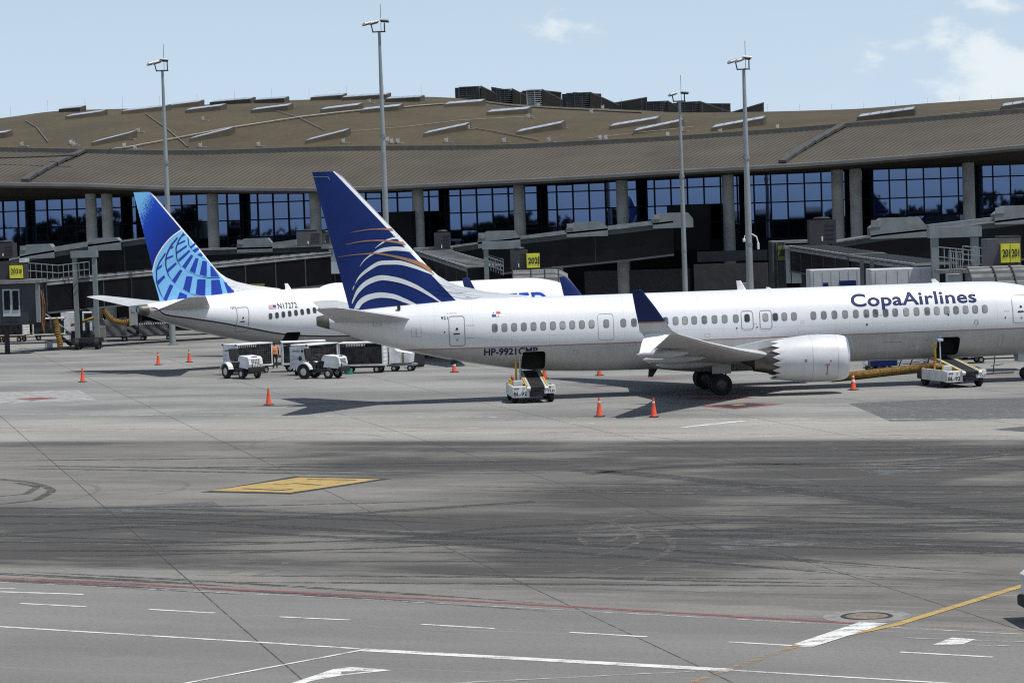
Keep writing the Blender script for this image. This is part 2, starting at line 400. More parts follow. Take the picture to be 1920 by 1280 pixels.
# service road and stand markings
strip('red_line', [(-40, 1083), (280, 1097), (560, 1110), (960, 1130.5), (1380, 1155), (1650, 1170)], 0.26, PR, 0.008)
strip('red_line', [(1650, 1170), (1960, 1184)], 0.22, PRF, 0.008)
strip('white_edge_line', [(-40, 1089.5), (560, 1117), (960, 1138), (1380, 1160.5), (1960, 1191)], 0.10, PWF, 0.008)
for a, b_, w_ in (((0, 1109), (157, 1114), .16), ((38, 1131), (162, 1137), .13), ((280, 1142), (403, 1149), .13), ((524, 1156), (656, 1162), .13), ((790, 1170), (927, 1178), .13), ((1068, 1185), (1213, 1193.5), .13), ((1366, 1203), (1523, 1212), .13), ((1688, 1222), (1862, 1231.5), .13), ((-40, 1103), (28, 1103.5), .12)):
    strip('lane_dash', [a, b_], w_, PW, 0.008)
strip('white_edge_line', [(-40, 1172), (490, 1204), (675, 1216)], 0.14, PW, 0.008)
strip('white_edge_line', [(675, 1217.5), (1370, 1256)], 0.36, PW, 0.008)
strip('white_edge_line', [(1370, 1256), (1820, 1283)], 0.12, PW, 0.008)
strip('white_edge_line', [(330, 1284), (682, 1218)], 0.11, PW, 0.012)
strip('white_edge_line', [(780, 1284), (1330, 1257)], 0.10, PWF, 0.012)
poly('white_arrow', [(535, 1284), (625, 1254), (660, 1250), (735, 1256), (640, 1266), (585, 1276), (560, 1284)], PW, 0.008)
poly('white_arrow', [(640, 1259), (700, 1257), (640, 1264)], pm('arrow_gap', (0.17, 0.168, 0.163), 0.85, var=.1), 0.012)
strip('yellow_lead_line', [(1270, 1290), (1500, 1208)], 0.22, PYF, 0.012)
strip('yellow_lead_line', [(1500, 1208), (1680, 1171), (1800, 1134), (1950, 1088)], 0.26, PY, 0.012)
poly('white_stop_bar', [(1488, 1208), (1526, 1212.5), (1664, 1169), (1612, 1166.5)], PW, 0.016)
poly('white_stop_bar', [(1749, 1208.5), (1785, 1195), (1830, 1198), (1806, 1207)], PW, 0.008)
strip('white_edge_line', [(1760, 1208), (1990, 1213)], 0.10, PWF, 0.012)
strip('white_edge_line', [(1700, 1196), (1990, 1206)], 0.08, PWF, 0.016)
# yellow stand box with black border and black figure strokes
poly('stand_marking', [(377, 922.5), (553, 892.5), (735, 897), (545, 926.5)], PK, 0.006)
poly('stand_marking', [(395, 920), (562, 894.8), (714, 898), (545, 923.3)], PY, 0.010)
for pts, w_ in (([(455, 916), (528, 919.4)], .22), ([(526, 919.5), (548, 917)], .22), ([(512, 908), (532, 908.5), (552, 906), (572, 907.5), (602, 909.6)], .17), ([(576, 898.6), (668, 900)], .20)):
    strip('stand_figure', pts, w_, PK, 0.014)
strip('yellow_line', [(-40, 895), (200, 901), (400, 905)], 0.10, PYF, 0.006)
strip('yellow_line', [(715, 911), (900, 917), (1300, 925)], 0.10, PYF, 0.006)
# stand area: pale strip, boxes and diamonds
strip('white_line', [(-40, 776), (300, 778), (900, 782), (1400, 786), (1960, 786)], 0.35, PWF, 0.006)
strip('red_line', [(-40, 802), (500, 806), (960, 809), (1960, 818)], 0.25, PRF, 0.006)
strip('white_line', [(-40, 805.5), (500, 809), (960, 812.5), (1960, 824)], 0.18, PWF, 0.006)
strip('white_line', [(1280, 801), (1395, 789)], 0.45, PW, 0.008)
strip('white_line', [(1064, 794), (1120, 793)], 0.5, PWF, 0.008); strip('white_line', [(862, 804), (905, 802)], 0.5, PWF, 0.008)
strip('white_line', [(1410, 796), (1540, 791)], 0.4, PWF, 0.008)
poly('pale_patch', [(-40, 736), (148, 731), (182, 750), (-40, 758)], PL, 0.004)
poly('red_diamond', [(28, 748), (72, 744.5), (112, 746.5), (62, 750.5)], PR, 0.008)
poly('red_diamond', [(1304, 761), (1405, 754.5), (1472, 757.5), (1378, 767)], PR, 0.008)
poly('dark_diamond', [(1333, 761), (1400, 756), (1438, 758.5), (1378, 765.5)], PK, 0.012)
poly('yellow_diamond', [(1371, 759.5), (1390, 758), (1400, 759), (1380, 760.5)], PY, 0.016)
poly('red_diamond', [(1270, 747), (1355, 743), (1420, 745.5), (1340, 750.5)], PR, 0.008)
poly('red_diamond', [(1080, 726), (1130, 722.5), (1165, 724.5), (1110, 728.5)], PRF, 0.008)
poly('red_diamond', [(1165, 711), (1235, 706), (1290, 708.5), (1220, 713)], PRF, 0.008)
poly('white_patch', [(1160, 692), (1185, 689.5), (1205, 692), (1175, 694)], PW, 0.008)
poly('dark_patch', [(1590, 756), (1760, 748), (1960, 745), (1960, 784), (1670, 790)], worn('grey_patch', (0.125, 0.128, 0.128), 0.46), 0.004)
poly('dark_patch', [(1860, 805), (1960, 795), (1960, 812)], worn('grey_patch_b', (0.09, 0.092, 0.09), 0.40), 0.004)
strip('red_line', [(1500, 757), (1640, 751), (1760, 744)], 0.15, PRF, 0.008)
strip('yellow_line', [(160, 664), (210, 662), (275, 660)], 0.25, PYF, 0.008)
strip('red_line', [(200, 680), (300, 672)], 0.2, PRF, 0.008); strip('white_line', [(60, 700), (240, 694)], 0.2, PWF, 0.008)
strip('white_line', [(330, 661), (640, 652)], 0.25, PWF, 0.008)
for (pts, w_) in (([(1100, 888), (1300, 873), (1500, 869), (1680, 866), (1800, 857), (1960, 836)], .9), ([(1080, 880), (1250, 893), (1450, 915), (1700, 945), (1960, 975)], 1.1), ([(1380, 868), (1640, 872), (1780, 864), (1960, 845)], .45), ([(0, 945), (70, 936), (95, 922), (60, 905), (0, 898)], .35), ([(0, 930), (50, 925), (68, 914), (30, 905)], .3), ([(700, 1015), (1000, 985), (1300, 975), (1800, 990)], .6), ([(0, 1000), (300, 985), (700, 960), (1000, 940)], .7), ([(1690, 870), (1850, 868), (1960, 880)], .35)):
    p = [gp(*q) for q in pts]; ts = np.linspace(0, len(p) - 1, 40); fx = pchip(range(len(p)), [q.x for q in p]); fy = pchip(range(len(p)), [q.y for q in p])
    strip('tyre_mark', [(fx(t), fy(t), 0) for t in ts], w_, TYRE, 0.005, True)
for (cx_, cy_, r_, a0, a1) in ((430, 1062, 1.6, -60, 90), (395, 1060, 1.3, -60, 80), (1000, 1010, 3.2, -70, 80), (1035, 1000, 2.2, -60, 70), (600, 830, 3.0, 20, 200), (1130, 838, 3.5, 10, 190), (985, 1024, 4.3, -60, 70), (60, 925, 2.4, -80, 60), (1340, 1000, 4.0, 60, 200), (250, 915, 2.0, -60, 90)):
    q = gp(cx_, cy_); strip('tyre_mark', [(q.x + r_ * math.cos(R(a)), q.y + r_ * 1.7 * math.sin(R(a)), 0) for a in range(a0, a1, 8)], 0.22, ARC, 0.007, True)
rt_ = random.Random(11)
for k in range(46):                                          # curving tyre tracks of turning traffic, in pairs
    x0 = rt_.uniform(-24, 22); v0 = rt_.choice((76, 80, 84, 87, 92, 99, 106, 110, 114, 117)) + rt_.uniform(-3, 3); ln = rt_.uniform(8, 26); cv_ = rt_.uniform(-.012, .012); sl_ = -.4 + rt_.uniform(-.22, .22); wd_ = rt_.uniform(.22, .5)
    for off in (0.0, rt_.choice((1.4, 2.2))):
        strip('tyre_mark', [(x0 + t, v0 - .4 * x0 + sl_ * t + cv_ * t * t + off, 0) for t in np.linspace(0, ln, 22)], [wd_ * min(1, 4 * q, 4 * (1 - q)) + .01 for q in np.linspace(0, 1, 22)], TYRE if rt_.random() < .72 else ARC, 0.005 + .00004 * k, True)
for (x0, y0, w_, d_) in ((6.0, 80.0, 3.0, 2.0), (-14, 96, 4.0, 2.5), (13, 101, 3.5, 3.0)):        # cut-out repairs
    b = MB(); c0 = Vector((x0, y0, .0035)); a_ = Vector((1, .25, 0)).normalized(); n0 = Vector((-.25, 1, 0)).normalized(); b.add([c0, c0 + a_ * w_, c0 + a_ * w_ + n0 * d_, c0 + n0 * d_], [(0, 1, 2, 3)]); b.build('repair_patch', MATS['grey_patch'], apron, recalc=False)
# manhole
mq = gp(1625, 1155)
mh = thing('manhole', 'round manhole with a dark rim set in a pale concrete ring', 'manhole', (mq.x, mq.y, 0))
MB().lathe([(0.62, 0.009), (1.02, 0.010), (1.04, 0.004)], n=32).build('concrete_ring', pm('ring_concrete', (0.23, 0.225, 0.21), 0.9, var=.2, scale=3), mh)
MB().lathe([(0.50, 0.004), (0.52, 0.022), (0.60, 0.022), (0.62, 0.004)], n=32).build('rim', DARK, mh)
MB().lathe([(0.0001, 0.011), (0.50, 0.011)], n=32).build('lid', pm('rust_lid', (0.20, 0.16, 0.12), .8, var=.25, scale=5), mh)

# ================================================================== TERMINAL BUILDING
def seam_mat(name, c1, c2, direction, freq, bumpd=0.06):
    m, n, b = newmat(name); vv, x, y, z = coords(n, 'world')
    t = (x * direction[0] + y * direction[1]) * freq
    r = (t.frac() - 0.5).absv().sm(0.28, 0.46)
    nb = noise(n, comb(n, x * 0.12, y * 0.12), 1.0, 5, 0.6); nf = noise(n, vv, 1.3, 5, 0.6)
    col = cmix(n, (nb * 0.6 + nf * 0.4).sm(0.35, 0.65), c1, c2)
    n.links.new(col, b.inputs['Base Color']); b.inputs['Roughness'].default_value = 0.7; b.inputs['Specular IOR Level'].default_value = 0.15
    bmp = n.nodes.new('ShaderNodeBump'); bmp.inputs['Strength'].default_value = 0.9; bmp.inputs['Distance'].default_value = bumpd
    n.links.new(r.k, bmp.inputs['Height']); n.links.new(bmp.outputs[0], b.inputs['Normal'])
    return m
ROOFU = seam_mat('upper_roof_sheeting', (0.093, 0.075, 0.045), (0.068, 0.057, 0.038), (0.25, 0.97), 2.2, 0.03)
ROOFL = pm('lower_roof_sheeting', (0.096, 0.084, 0.069), 0.7, var=0.18, scale=0.12, spec=0.15)
SEAM = pm('roof_seam', (0.118, 0.105, 0.088), 0.65, var=0.1, scale=0.4, spec=.2)
FASC = pm('fascia_metal', (0.13, 0.125, 0.115), 0.5, 0.2, var=0.12, scale=0.5)
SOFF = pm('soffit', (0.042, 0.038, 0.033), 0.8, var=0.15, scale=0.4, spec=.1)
CONC = pm('column_concrete', (0.34, 0.34, 0.325), 0.8, var=0.14, scale=0.8, bump=0.2)
DWALL = pm('charcoal_cladding', (0.009, 0.010, 0.012), 0.6, var=0.25, scale=0.4, spec=.12)
FRAME = pm('mullion_frame', (0.005, 0.007, 0.014), 0.6, 0.0, var=0.1, spec=.1)
GLASS = pm('tinted_mirror_glass', (0.115, 0.158, 0.26), 0.010, 1.0, var=0.06, scale=0.3)
HOODM = pm('grey_green_metal', (0.20, 0.23, 0.235), 0.55, 0.0, var=0.12, scale=1.2)
SKYG = pm('skylight_glass', (0.42, 0.45, 0.51), 0.2, 0.0, var=0.15, scale=0.8)
PLANT = pm('roof_plant_brown', (0.080, 0.066, 0.046), 0.6, var=0.15, scale=0.5)
LOUV = pm('louvre_grey', (0.10, 0.105, 0.11), 0.55, 0.2, var=0.15, scale=1)
term = thing('terminal_building', 'long airport terminal with brown curved metal roof and blue glass front', 'building', (0, 268, 0))
def tloc(p): return Vector(p) - Vector((0, 268, 0))
class TB(MB):                              # terminal parts are written in world coordinates
    def build(s, name, mat, parent=None, smooth=False, recalc=True):
        s.v = [tuple(tloc(q)) for q in s.v]; return MB.build(s, name, mat, parent or term, smooth, recalc)
EAVE = pchip([-60, 0, 150, 330, 600, 853, 1070, 1280, 1467, 1700, 1920, 2000], [340, 341, 343, 349, 351, 341, 330, 317, 307, 290, 270, 262])
EC = pchip([-60, 300, 700, 1200, 2000], [257, 260, 261, 259, 255])
GUT = pchip([-60, 0, 157, 333, 633, 907, 1140, 1280, 1413, 1580, 1920, 2000], [283, 284, 287, 290, 282.5, 280, 270, 262, 253, 240, 212, 205])
RDG = pchip([-60, 0, 110, 300, 466, 640, 790, 857, 940, 1207, 1280, 1433, 1580, 1750, 1920, 2000], [232, 224, 209, 202, 191, 185, 181.5, 184, 194, 211, 217, 219, 219, 208, 200, 196])
PX = list(range(-60, 2001, 20))
eave = [fp(x, EAVE(x), EC(x)) for x in PX]; gut = [fp(x, GUT(x), 274) for x in PX]; rdg = [fp(x, RDG(x), 330) for x in PX]
TB().grid([eave, [a.lerp(b, .5) + Vector((0, 0, .10)) for a, b in zip(eave, gut)], gut]).build('lower_roof', ROOFL, smooth=True)
def roofrow(t): return [a.lerp(b, t) + Vector((0, 0, 1.1 * math.sin(math.pi * t) ** 0.8)) for a, b in zip(gut, rdg)]
gup = [p + Vector((0, 0, .25)) for p in gut]
rows = [roofrow(t) for t in np.linspace(0.0, 1, 15)]; rows = [[q + Vector((0, .3, .32 * (1 - i / 14))) for q in r] for i, r in enumerate(rows)]
back = [q + Vector((0, 45, -4)) for q in rdg]
roofu = TB().grid(rows + [back]); roof_bvh = BVHTree.FromPolygons([tuple(q) for q in roofu.v], roofu.f)
roofu.build('upper_roof', ROOFU, smooth=True)
# standing seams of the lower roof: diagonal ribs, too fine to pick apart one by one
sb = TB(); N = len(PX)
def lroof(fu, t):
    i = min(int(fu), N - 2); k = fu - i
    a = eave[i].lerp(eave[i + 1], k); b = gut[i].lerp(gut[i + 1], k); return a.lerp(b, t) + Vector((0, 0, .10 * math.sin(math.pi * t) + .02))
def skew(fu): return 2.6
fu = -6.0
while fu < N - 1.05:
    t0 = max(0, (0 - fu) / 6.0); t1 = min(1, (N - 1.1 - fu) / 6.0)
    pts = [lroof(fu + 6.0 * t, t) for t in np.linspace(t0, t1, 5)] if t1 > t0 + .02 else None
    if pts:
        for a, b in zip(pts[:-1], pts[1:]): sb.bar(a, b, 0.09, 0.08)
    fu += 0.52
o = sb.build('roof_seam_ribs', SEAM); o['kind'] = 'stuff'
# gutter trim, eave fascia, soffit
for nm, off0, off1, mt, src in (('gutter_trim', (0, -.25, -.22), (0, -.25, .42), pm('gutter_light', (0.135, 0.125, 0.108), .6, 0, var=.1), gut),):
    TB().grid([[q + Vector(off0) for q in src], [q + Vector(off1) for q in src], [q + Vector((0, .5, .45)) for q in src]]).build(nm, mt)
TB().grid([[q + Vector((0, 0, .02)) for q in eave], [q + Vector((0, -.35, -.10)) for q in eave], [q + Vector((0, -.42, -.36)) for q in eave], [q + Vector((0, -.10, -.56)) for q in eave]]).build('eave_gutter', FASC, smooth=True)
gl_top = 13.0
inner = [Vector((fp(x, 350, 268.2).x, fp(x, 350, 268.2).y, gl_top - .02)) for x in PX]
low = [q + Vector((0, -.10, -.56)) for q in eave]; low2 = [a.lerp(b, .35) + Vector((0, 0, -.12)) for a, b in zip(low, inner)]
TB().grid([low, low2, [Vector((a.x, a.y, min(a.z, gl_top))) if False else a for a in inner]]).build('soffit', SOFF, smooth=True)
# hip flashings with stepped caps
for (xa, ta, xb, tb) in ((47, 0.0, 157, 1.0), (1467, 0.0, 1580, 1.0)):
    fa = (xa + 60) / 20; fb = (xb + 60) / 20; n = 6
    for i in range(n):
        p0 = lroof(fa + (fb - fa) * i / n, i / n); p1 = lroof(fa + (fb - fa) * (i + .96) / n, (i + .96) / n)
        TB().bar(p0 + Vector((0, 0, .18)), p1 + Vector((0, 0, .30)), .75, .25).build('hip_cap', pm('flashing', (0.10, 0.097, 0.090), .5, .3, var=.1))
MB_line = [fp(x, y, 268) for x, y in ((-60, 300), (0, 298.5), (80, 296), (147, 293))]
TB().tube([q + Vector((0, -2, .1)) for q in MB_line], .12, 6).build('roof_trim', SEAM)
# glass front: piers, mullions, one object for each pane
COLS = [(-15, 0), (172, 1), (202, 1), (400, 0), (592, 0), (785, 0), (975, 0), (1168, 0), (1367, 0), (1572, 1), (1606, 1), (1818, 0), (2020, 0)]
tdir = Vector((1, -0.25, 0)).normalized(); tang = math.atan2(tdir.y, tdir.x); trot = Matrix.Rotation(tang, 3, 'Z')
def along(px, c=268.0):                    # position along the front, metres
    q = fp(px, 420, c); return q.x / tdir.x
def fpt(l, z, c=268.0): return Vector((l * tdir.x, c + l * tdir.y, z))
rowsz = [(7.0, 8.65), (8.65, 10.3), (10.3, 11.95), (11.95, 13.0)]
pane_me = {}
def pane_mesh(wd, ht):
    k = (round(wd, 2), round(ht, 2))
    if k not in pane_me:
        b = MB(); b.box((0, 0, 0), (k[0], .03, k[1])); pane_me[k] = b.mesh('glass_pane', GLASS)
    return pane_me[k]
l0 = along(-75); l1 = along(1995); n = round((l1 - l0) / 1.56); wd = (l1 - l0) / n; GL0, GL1 = l0, l1
for j in range(n):
    wav = random.gauss(0, .0012)
    for (z0, z1) in rowsz:
        put('glass_pane', pane_mesh(wd - .10, z1 - z0 - .09), term, tloc(fpt(l0 + wd * (j + .5), (z0 + z1) / 2)), (random.gauss(0, .0012), 0, tang + wav + random.gauss(0, .0010)))
for j in range(n + 1):
    TB().box(fpt(l0 + wd * j, 10.0, 267.95), (.12, .18, 6.05), trot).build('mullion', FRAME)
for z in (7.0, 8.65, 10.3, 11.95, 13.0): TB().box(fpt((l0 + l1) / 2, z, 267.93), (l1 - l0, .16, .115), trot).build('transom', FRAME)
TB().box(fpt((GL0 + GL1) / 2, 10.0, 268.9), (GL1 - GL0, .3, 6.6), trot).build('light_stop_backing', DWALL)  # unseen dark backing, added to stop daylight showing through the pane gaps
# wall below the glass, recessed panels, upper lintel
TB().box(fpt((GL0 + GL1) / 2, 3.5, 268.1), (GL1 - GL0, .8, 6.95), trot).build('base_wall', DWALL)
TB().box(fpt((GL0 + GL1) / 2, 13.15, 268.0), (GL1 - GL0, .7, .28), trot).build('lintel', SOFF)
for (x0, x1, y0, y1, c, mt) in ((1305, 1440, 492, 570, 258, pm('dark_panel', (0.045, 0.046, 0.050), .6, var=.15)), (1310, 1440, 468, 491, 259, pm('dark_panel_b', (0.022, 0.025, 0.032), .5, var=.15)), (1100, 1295, 503, 570, 262, pm('dark_panel_c', (0.033, 0.035, 0.040), .6, var=.15)), (1255, 1330, 382, 470, 262, DWALL), (700, 775, 396, 470, 262, DWALL)):
    q0 = fp(x0, y1, c); q1 = fp(x1, y0, c); l0 = q0.x / tdir.x; l1 = q1.x / tdir.x; zb = max(0.0, q0.z)
    TB().box(fpt((l0 + l1) / 2, (zb + q1.z) / 2, c), (l1 - l0, 1.2, q1.z - zb), trot).build('wall_panel', mt)
for (px, pair) in COLS:
    q = fp(px, 420, 263.2)
    TB().lathe([(.56, 0), (.54, 13.6)], (q.x, q.y, 0), n=24).build('column', CONC, smooth=True)
for px, yt in ((1168, 486), (1400, 530)):
    q = fp(px, yt, 256); TB().lathe([(.52, 0), (.52, q.z)], (q.x, q.y, 0), n=20, close=True).build('column', CONC, smooth=True)

# skylights
def onroof(px, py):
    d = ray(px, py).normalized(); h = roof_bvh.ray_cast(Vector((0, 0, H)), d, 900)
    return h[0] if h[0] is not None else fp(px, py, 326)
def skylight(x0, yb0, yt0, x1, yb1, yt1):
    p0 = onroof(x0, yb0); p1 = onroof(x1, yb1)
    if abs(p1.y - p0.y) > 14: p1 = at(x1, yb1, p0.y + 3)
    D0 = p0.y; D1 = p1.y
    w_ = Vector((0.25, 1, 0)).normalized() * 1.9
    h0 = at(x0, yb0 - (yb0 - yt0) * .62, D0).z - p0.z; h1 = at(x1, yb1 - (yb1 - yt1) * .80, D1).z - p1.z
    up0 = Vector((0, 0, max(.35, h0))); up1 = Vector((0, 0, max(.5, h1))); dn = Vector((0, 0, -.8)); ex = Vector((0, 0, .30))
    root = bpy.data.objects.new('skylight', None); COL.objects.link(root); root.parent = term; root.location = tloc(p0)
    def rel(q): return q - p0
    A, B = rel(p0), rel(p1)
    vs = [A + dn, B + dn, B + w_ + dn, A + w_ + dn, A + up0, B + up1, B + up1 + w_ + ex, A + up0 + w_ + ex]
    b = MB(); b.add(vs, [(0, 3, 2, 1), (4, 5, 6, 7), (0, 1, 5, 4), (1, 2, 6, 5), (2, 3, 7, 6), (3, 0, 4, 7)]); b.build('curb', PLANT, root)
    t0, t1, t2, t3 = vs[4:8]; n = 5
    for j in range(n):
        a0 = .02 + .96 * j / n + .008; a1 = .02 + .96 * (j + 1) / n - .008
        def P(a, bb): return t0.lerp(t1, a).lerp(t3.lerp(t2, a), bb) + Vector((0, 0, .05))
        q = MB(); q.add([P(a0, .04), P(a1, .04), P(a1, .95), P(a0, .95)] + [P(a0, .04) - Vector((0, 0, .04)), P(a1, .04) - Vector((0, 0, .04)), P(a1, .95) - Vector((0, 0, .04)), P(a0, .95) - Vector((0, 0, .04))], [(0, 1, 2, 3), (0, 4, 5, 1), (1, 5, 6, 2), (2, 6, 7, 3), (3, 7, 4, 0)])
        q.build('skylight_pane', SKYG, root)
    return root
for a in ((171, 275, 264, 245, 262, 246), (355, 267, 257, 430, 255, 239), (572, 271, 262, 648, 258, 242), (122, 225, 218, 190, 218, 209), (227, 215, 210, 310, 208, 200), (347, 213, 206, 415, 207, 197), (470, 213, 206, 540, 208, 196), (600, 212, 205, 672, 206, 195), (675, 213, 207, 748, 208, 197), (832, 202, 195, 903, 199, 188), (912, 217, 210, 990, 214, 202), (793, 258, 250, 875, 245, 231), (967, 255, 246, 1053, 243, 228), (1142, 244, 236, 1232, 232, 220), (1187, 253, 243, 1277, 240, 224), (1333, 247, 238, 1432, 235, 219), (1607, 227, 218, 1715, 217, 202), (1877, 207, 199, 1975, 196, 184), (722, 192, 186, 788, 191, 181), (640, 189, 185, 725, 186, 177), (313, 204, 200, 373, 199, 191), (393, 198, 195, 470, 194, 186), (477, 194, 191, 533, 193, 185), (582, 189, 186, 642, 187, 179), (110, 211, 206, 150, 210, 204), (-40, 262, 255, 10, 259, 246)):
    skylight(*a)
# roof plant: louvred boxes with sloping backs on the ridge
def plant(xl, xm, xr, yt, yb, yr, c=334, lcol=LOUV):
    a = fp(xl, yb + 4, c); zt = fp(xl, yt, c).z; zb = a.z - 1.2
    l0 = fp(xl, yb, c).x / tdir.x; l1 = fp(xm, yb, c).x / tdir.x; l2 = fp(xr, yb, c).x / tdir.x; zr = fp(xr, yr, c).z
    root = bpy.data.objects.new('roof_plant', None); COL.objects.link(root); root.parent = term; root.location = tloc(fpt(l0, zb, c))
    o0 = fpt(l0, zb, c)
    def rel(l, z, cc): return fpt(l, z, cc) - o0
    b = MB()
    if xr > xm:
        f = [rel(l1, zb, c), rel(l2, zb, c), rel(l2, zr, c), rel(l1, zt, c)]; bk = [rel(l1, zb, c + 5), rel(l2, zb, c + 5), rel(l2, zr, c + 5), rel(l1, zt, c + 5)]
        b.add(f + bk, [(0, 1, 2, 3), (7, 6, 5, 4), (0, 4, 5, 1), (1, 5, 6, 2), (2, 6, 7, 3), (3, 7, 4, 0)]); b.build('sloped_housing', PLANT, root)
        rb = MB(); n = 4
        for k in range(n + 1): rb.bar(rel(l1, zt + .06, c + 5 * k / n), rel(l2, zr + .06, c + 5 * k / n), .16, .14)
        rb.build('housing_rib', FASC, root)
    if xm > xl:
        MB().box(rel((l0 + l1) / 2, (zt + zb) / 2, c + 2.3), (l1 - l0, 4.4, zt - zb), trot).build('louvre_box', DARK, root)
        n = max(2, round((l1 - l0) / .95)); wd = (l1 - l0) / n
        for k in range(n):
            s_ = MB(); z = zb + .25
            while z < zt - .12: s_.box(rel(l0 + wd * (k + .5), z, c + .02), (wd - .16, .14, .10), trot); z += .24
            s_.box(rel(l0 + wd * k + .04, (zt + zb) / 2, c), (.09, .2, zt - zb + .06), trot); s_.box(rel(l0 + wd * (k + .5), zt + .02, c), (wd, .22, .12), trot)
            s_.build('louvre', lcol, root)
plant(862, 902, 933, 164.5, 184, 178); plant(922, 922, 985, 165, 186, 176, 340); plant(932, 961, 990, 169, 192, 182); plant(988, 1017, 1055, 170, 194, 189, lcol=WGREY); plant(1018, 1018, 1053, 171, 190, 175, 342)
plant(1063, 1107, 1162, 176, 202, 199); plant(1075, 1075, 1128, 175, 196, 178, 344); plant(1138, 1138, 1214, 197, 207, 184, 338); plant(1212, 1252, 1275, 192, 218, 203); plant(1270, 1312, 1372, 193, 220, 212); plant(1322, 1322, 1370, 196, 210, 196, 344); plant(1372, 1372, 1433, 212, 220, 194, 338)
plant(1762, 1775, 1830, 205, 212, 208, 338); plant(1700, 1700, 1760, 214, 216, 211, 345)
# roof vents, conduits, lightning rods
vent_me = MB().lathe([(.05, 0), (.05, .55)], n=8, close=True).box((.15, 0, .05), (.75, .35, .10)).bevbox((-.18, 0, .28), (.26, .26, .30), .03).mesh('roof_vent', pm('vent_white', (.46, .455, .43), .5, var=.2))
for (x, y) in ((382, 227), (261, 249), (235, 277), (255, 281), (140, 274), (135, 271), (43, 275), (378, 277), (487, 275), (728, 266), (736, 269), (748, 269), (839, 268), (947, 268), (1031, 267), (1127, 263), (1138, 263), (1254, 257), (992, 222), (1111, 214), (1132, 206), (1011, 202), (694, 194), (646, 269), (1460, 243), (1353, 251), (1580, 235), (1683, 226), (1713, 224), (1840, 214), (243, 262), (1280, 247), (1055, 241), (880, 243)):
    put('roof_vent', vent_me, term, tloc(onroof(x, y)), (0, 0, random.uniform(-.4, .4)))
for pts, r_ in (([(180, 284), (233, 280), (313, 265), (427, 243), (563, 222), (640, 213), (680, 209)], .13), ([(48, 228), (68, 240), (90, 268)], .06), ([(273, 215), (313, 243), (360, 284)], .06), ([(748, 204), (790, 200), (832, 197)], .12), ([(520, 210), (560, 222), (608, 246)], .05), ([(905, 193), (960, 200), (1060, 206), (1205, 213)], .16), ([(640, 250), (760, 240), (860, 228), (1000, 220)], .04), ([(860, 238), (930, 249), (1010, 265)], .07), ([(1100, 262), (1190, 252), (1300, 240)], .04), ([(1600, 236), (1740, 220), (1900, 204)], .05)):
    dn = []
    for (a, b_) in zip(pts[:-1], pts[1:]):
        for k in range(6): dn.append((a[0] + (b_[0] - a[0]) * k / 6, a[1] + (b_[1] - a[1]) * k / 6))
    dn.append(pts[-1]); TB().tube([onroof(*q) + Vector((0, 0, .12)) for q in dn], r_, 6).build('roof_conduit', pm('conduit', (.20, .185, .15), .6, 0, var=.15))
for x in list(range(20, 900, 70)) + list(range(900, 1440, 38)) + list(range(1440, 1920, 60)):
    q = fp(x, RDG(x) + 1, 331); TB().tube([q, q + Vector((0, 0, 1.5))], .012, 5).build('lightning_rod', STEEL)

# ================================================================== what the glass front mirrors: dark concourse and wood behind the camera
bk = thing('concourse_building', 'low dark concourse building behind the viewpoint mirrored in the glass', 'building', (-90, -40, 0))
MB().box((0, 0, 3.7), (560, 50, 7.4)).build('wall', DWALL, bk)
MB().box((0, 0, 7.6), (566, 56, .35)).build('roof', DWALL, bk)
lb = MB(); rnd = random.Random(3)
for k in range(150):
    x = -420 + k * 3.9 + rnd.uniform(-3, 3); y = -120 - rnd.uniform(0, 40); h = 7.6 + rnd.random() ** 3 * 3.5 + 1.2 * math.sin(x * .05) + (4.0 if x < -320 else 0); r_ = rnd.uniform(3, 5.5)
    for j in range(60):
        th = rnd.uniform(0, 6.28); ph = rnd.uniform(-1, 1); rr = r_ * rnd.uniform(.6, 1.05); cz = h - r_ * .8
        p = Vector((x + rr * math.cos(th) * math.sqrt(1 - ph * ph), y + rr * math.sin(th) * math.sqrt(1 - ph * ph), cz + rr * ph * .8)); s_ = rnd.uniform(.7, 1.5)
        d1 = Vector((rnd.gauss(0, 1), rnd.gauss(0, 1), rnd.gauss(0, 1))).normalized(); d2 = d1.orthogonal().normalized()
        lb.add([p - d1 * s_, p + d2 * s_, p + d1 * s_, p - d2 * s_], [(0, 1, 2, 3)])
    lb.box((x, y, cz * .5), (6.5, 5, cz))
wood = lb.build('wood', pm('dark_foliage', (0.022, 0.035, 0.015), .8, var=.3, scale=.3), recalc=False); tag(wood, 'dark tree line behind the viewpoint mirrored in the terminal glass', 'wood', kind='stuff')

# ================================================================== AIRLINERS
def loft(b, secs, n=14):
    """secs: (le point, chord, thickness, axis 'z' or 'y' for thickness direction); aerofoil sections skinned along the span"""
    rows = []
    for (le, ch, th, tv) in secs:
        le = Vector(le); tv = Vector(tv); r = []
        for k in range(2 * n):
            a = 2 * math.pi * k / (2 * n); x = (1 - math.cos(a)) / 2; sgn = 1 if a < math.pi else -1
            yt = 5 * (0.2969 * math.sqrt(max(x, 0)) - .126 * x - .3516 * x * x + .2843 * x ** 3 - .1015 * x ** 4)
            r.append(le + Vector((-x * ch, 0, 0)) + tv * (sgn * yt * th * ch + .012 * ch * math.sin(math.pi * x)))
        rows.append(r)
    m = 2 * n; vs = [p for r in rows for p in r]
    fs = [(i * m + j, i * m + (j + 1) % m, (i + 1) * m + (j + 1) % m, (i + 1) * m + j) for i in range(len(rows) - 1) for j in range(m)]
    fs += [tuple(range(m))[::-1], tuple((len(rows) - 1) * m + j for j in range(m))]
    b.add(vs, fs); return b
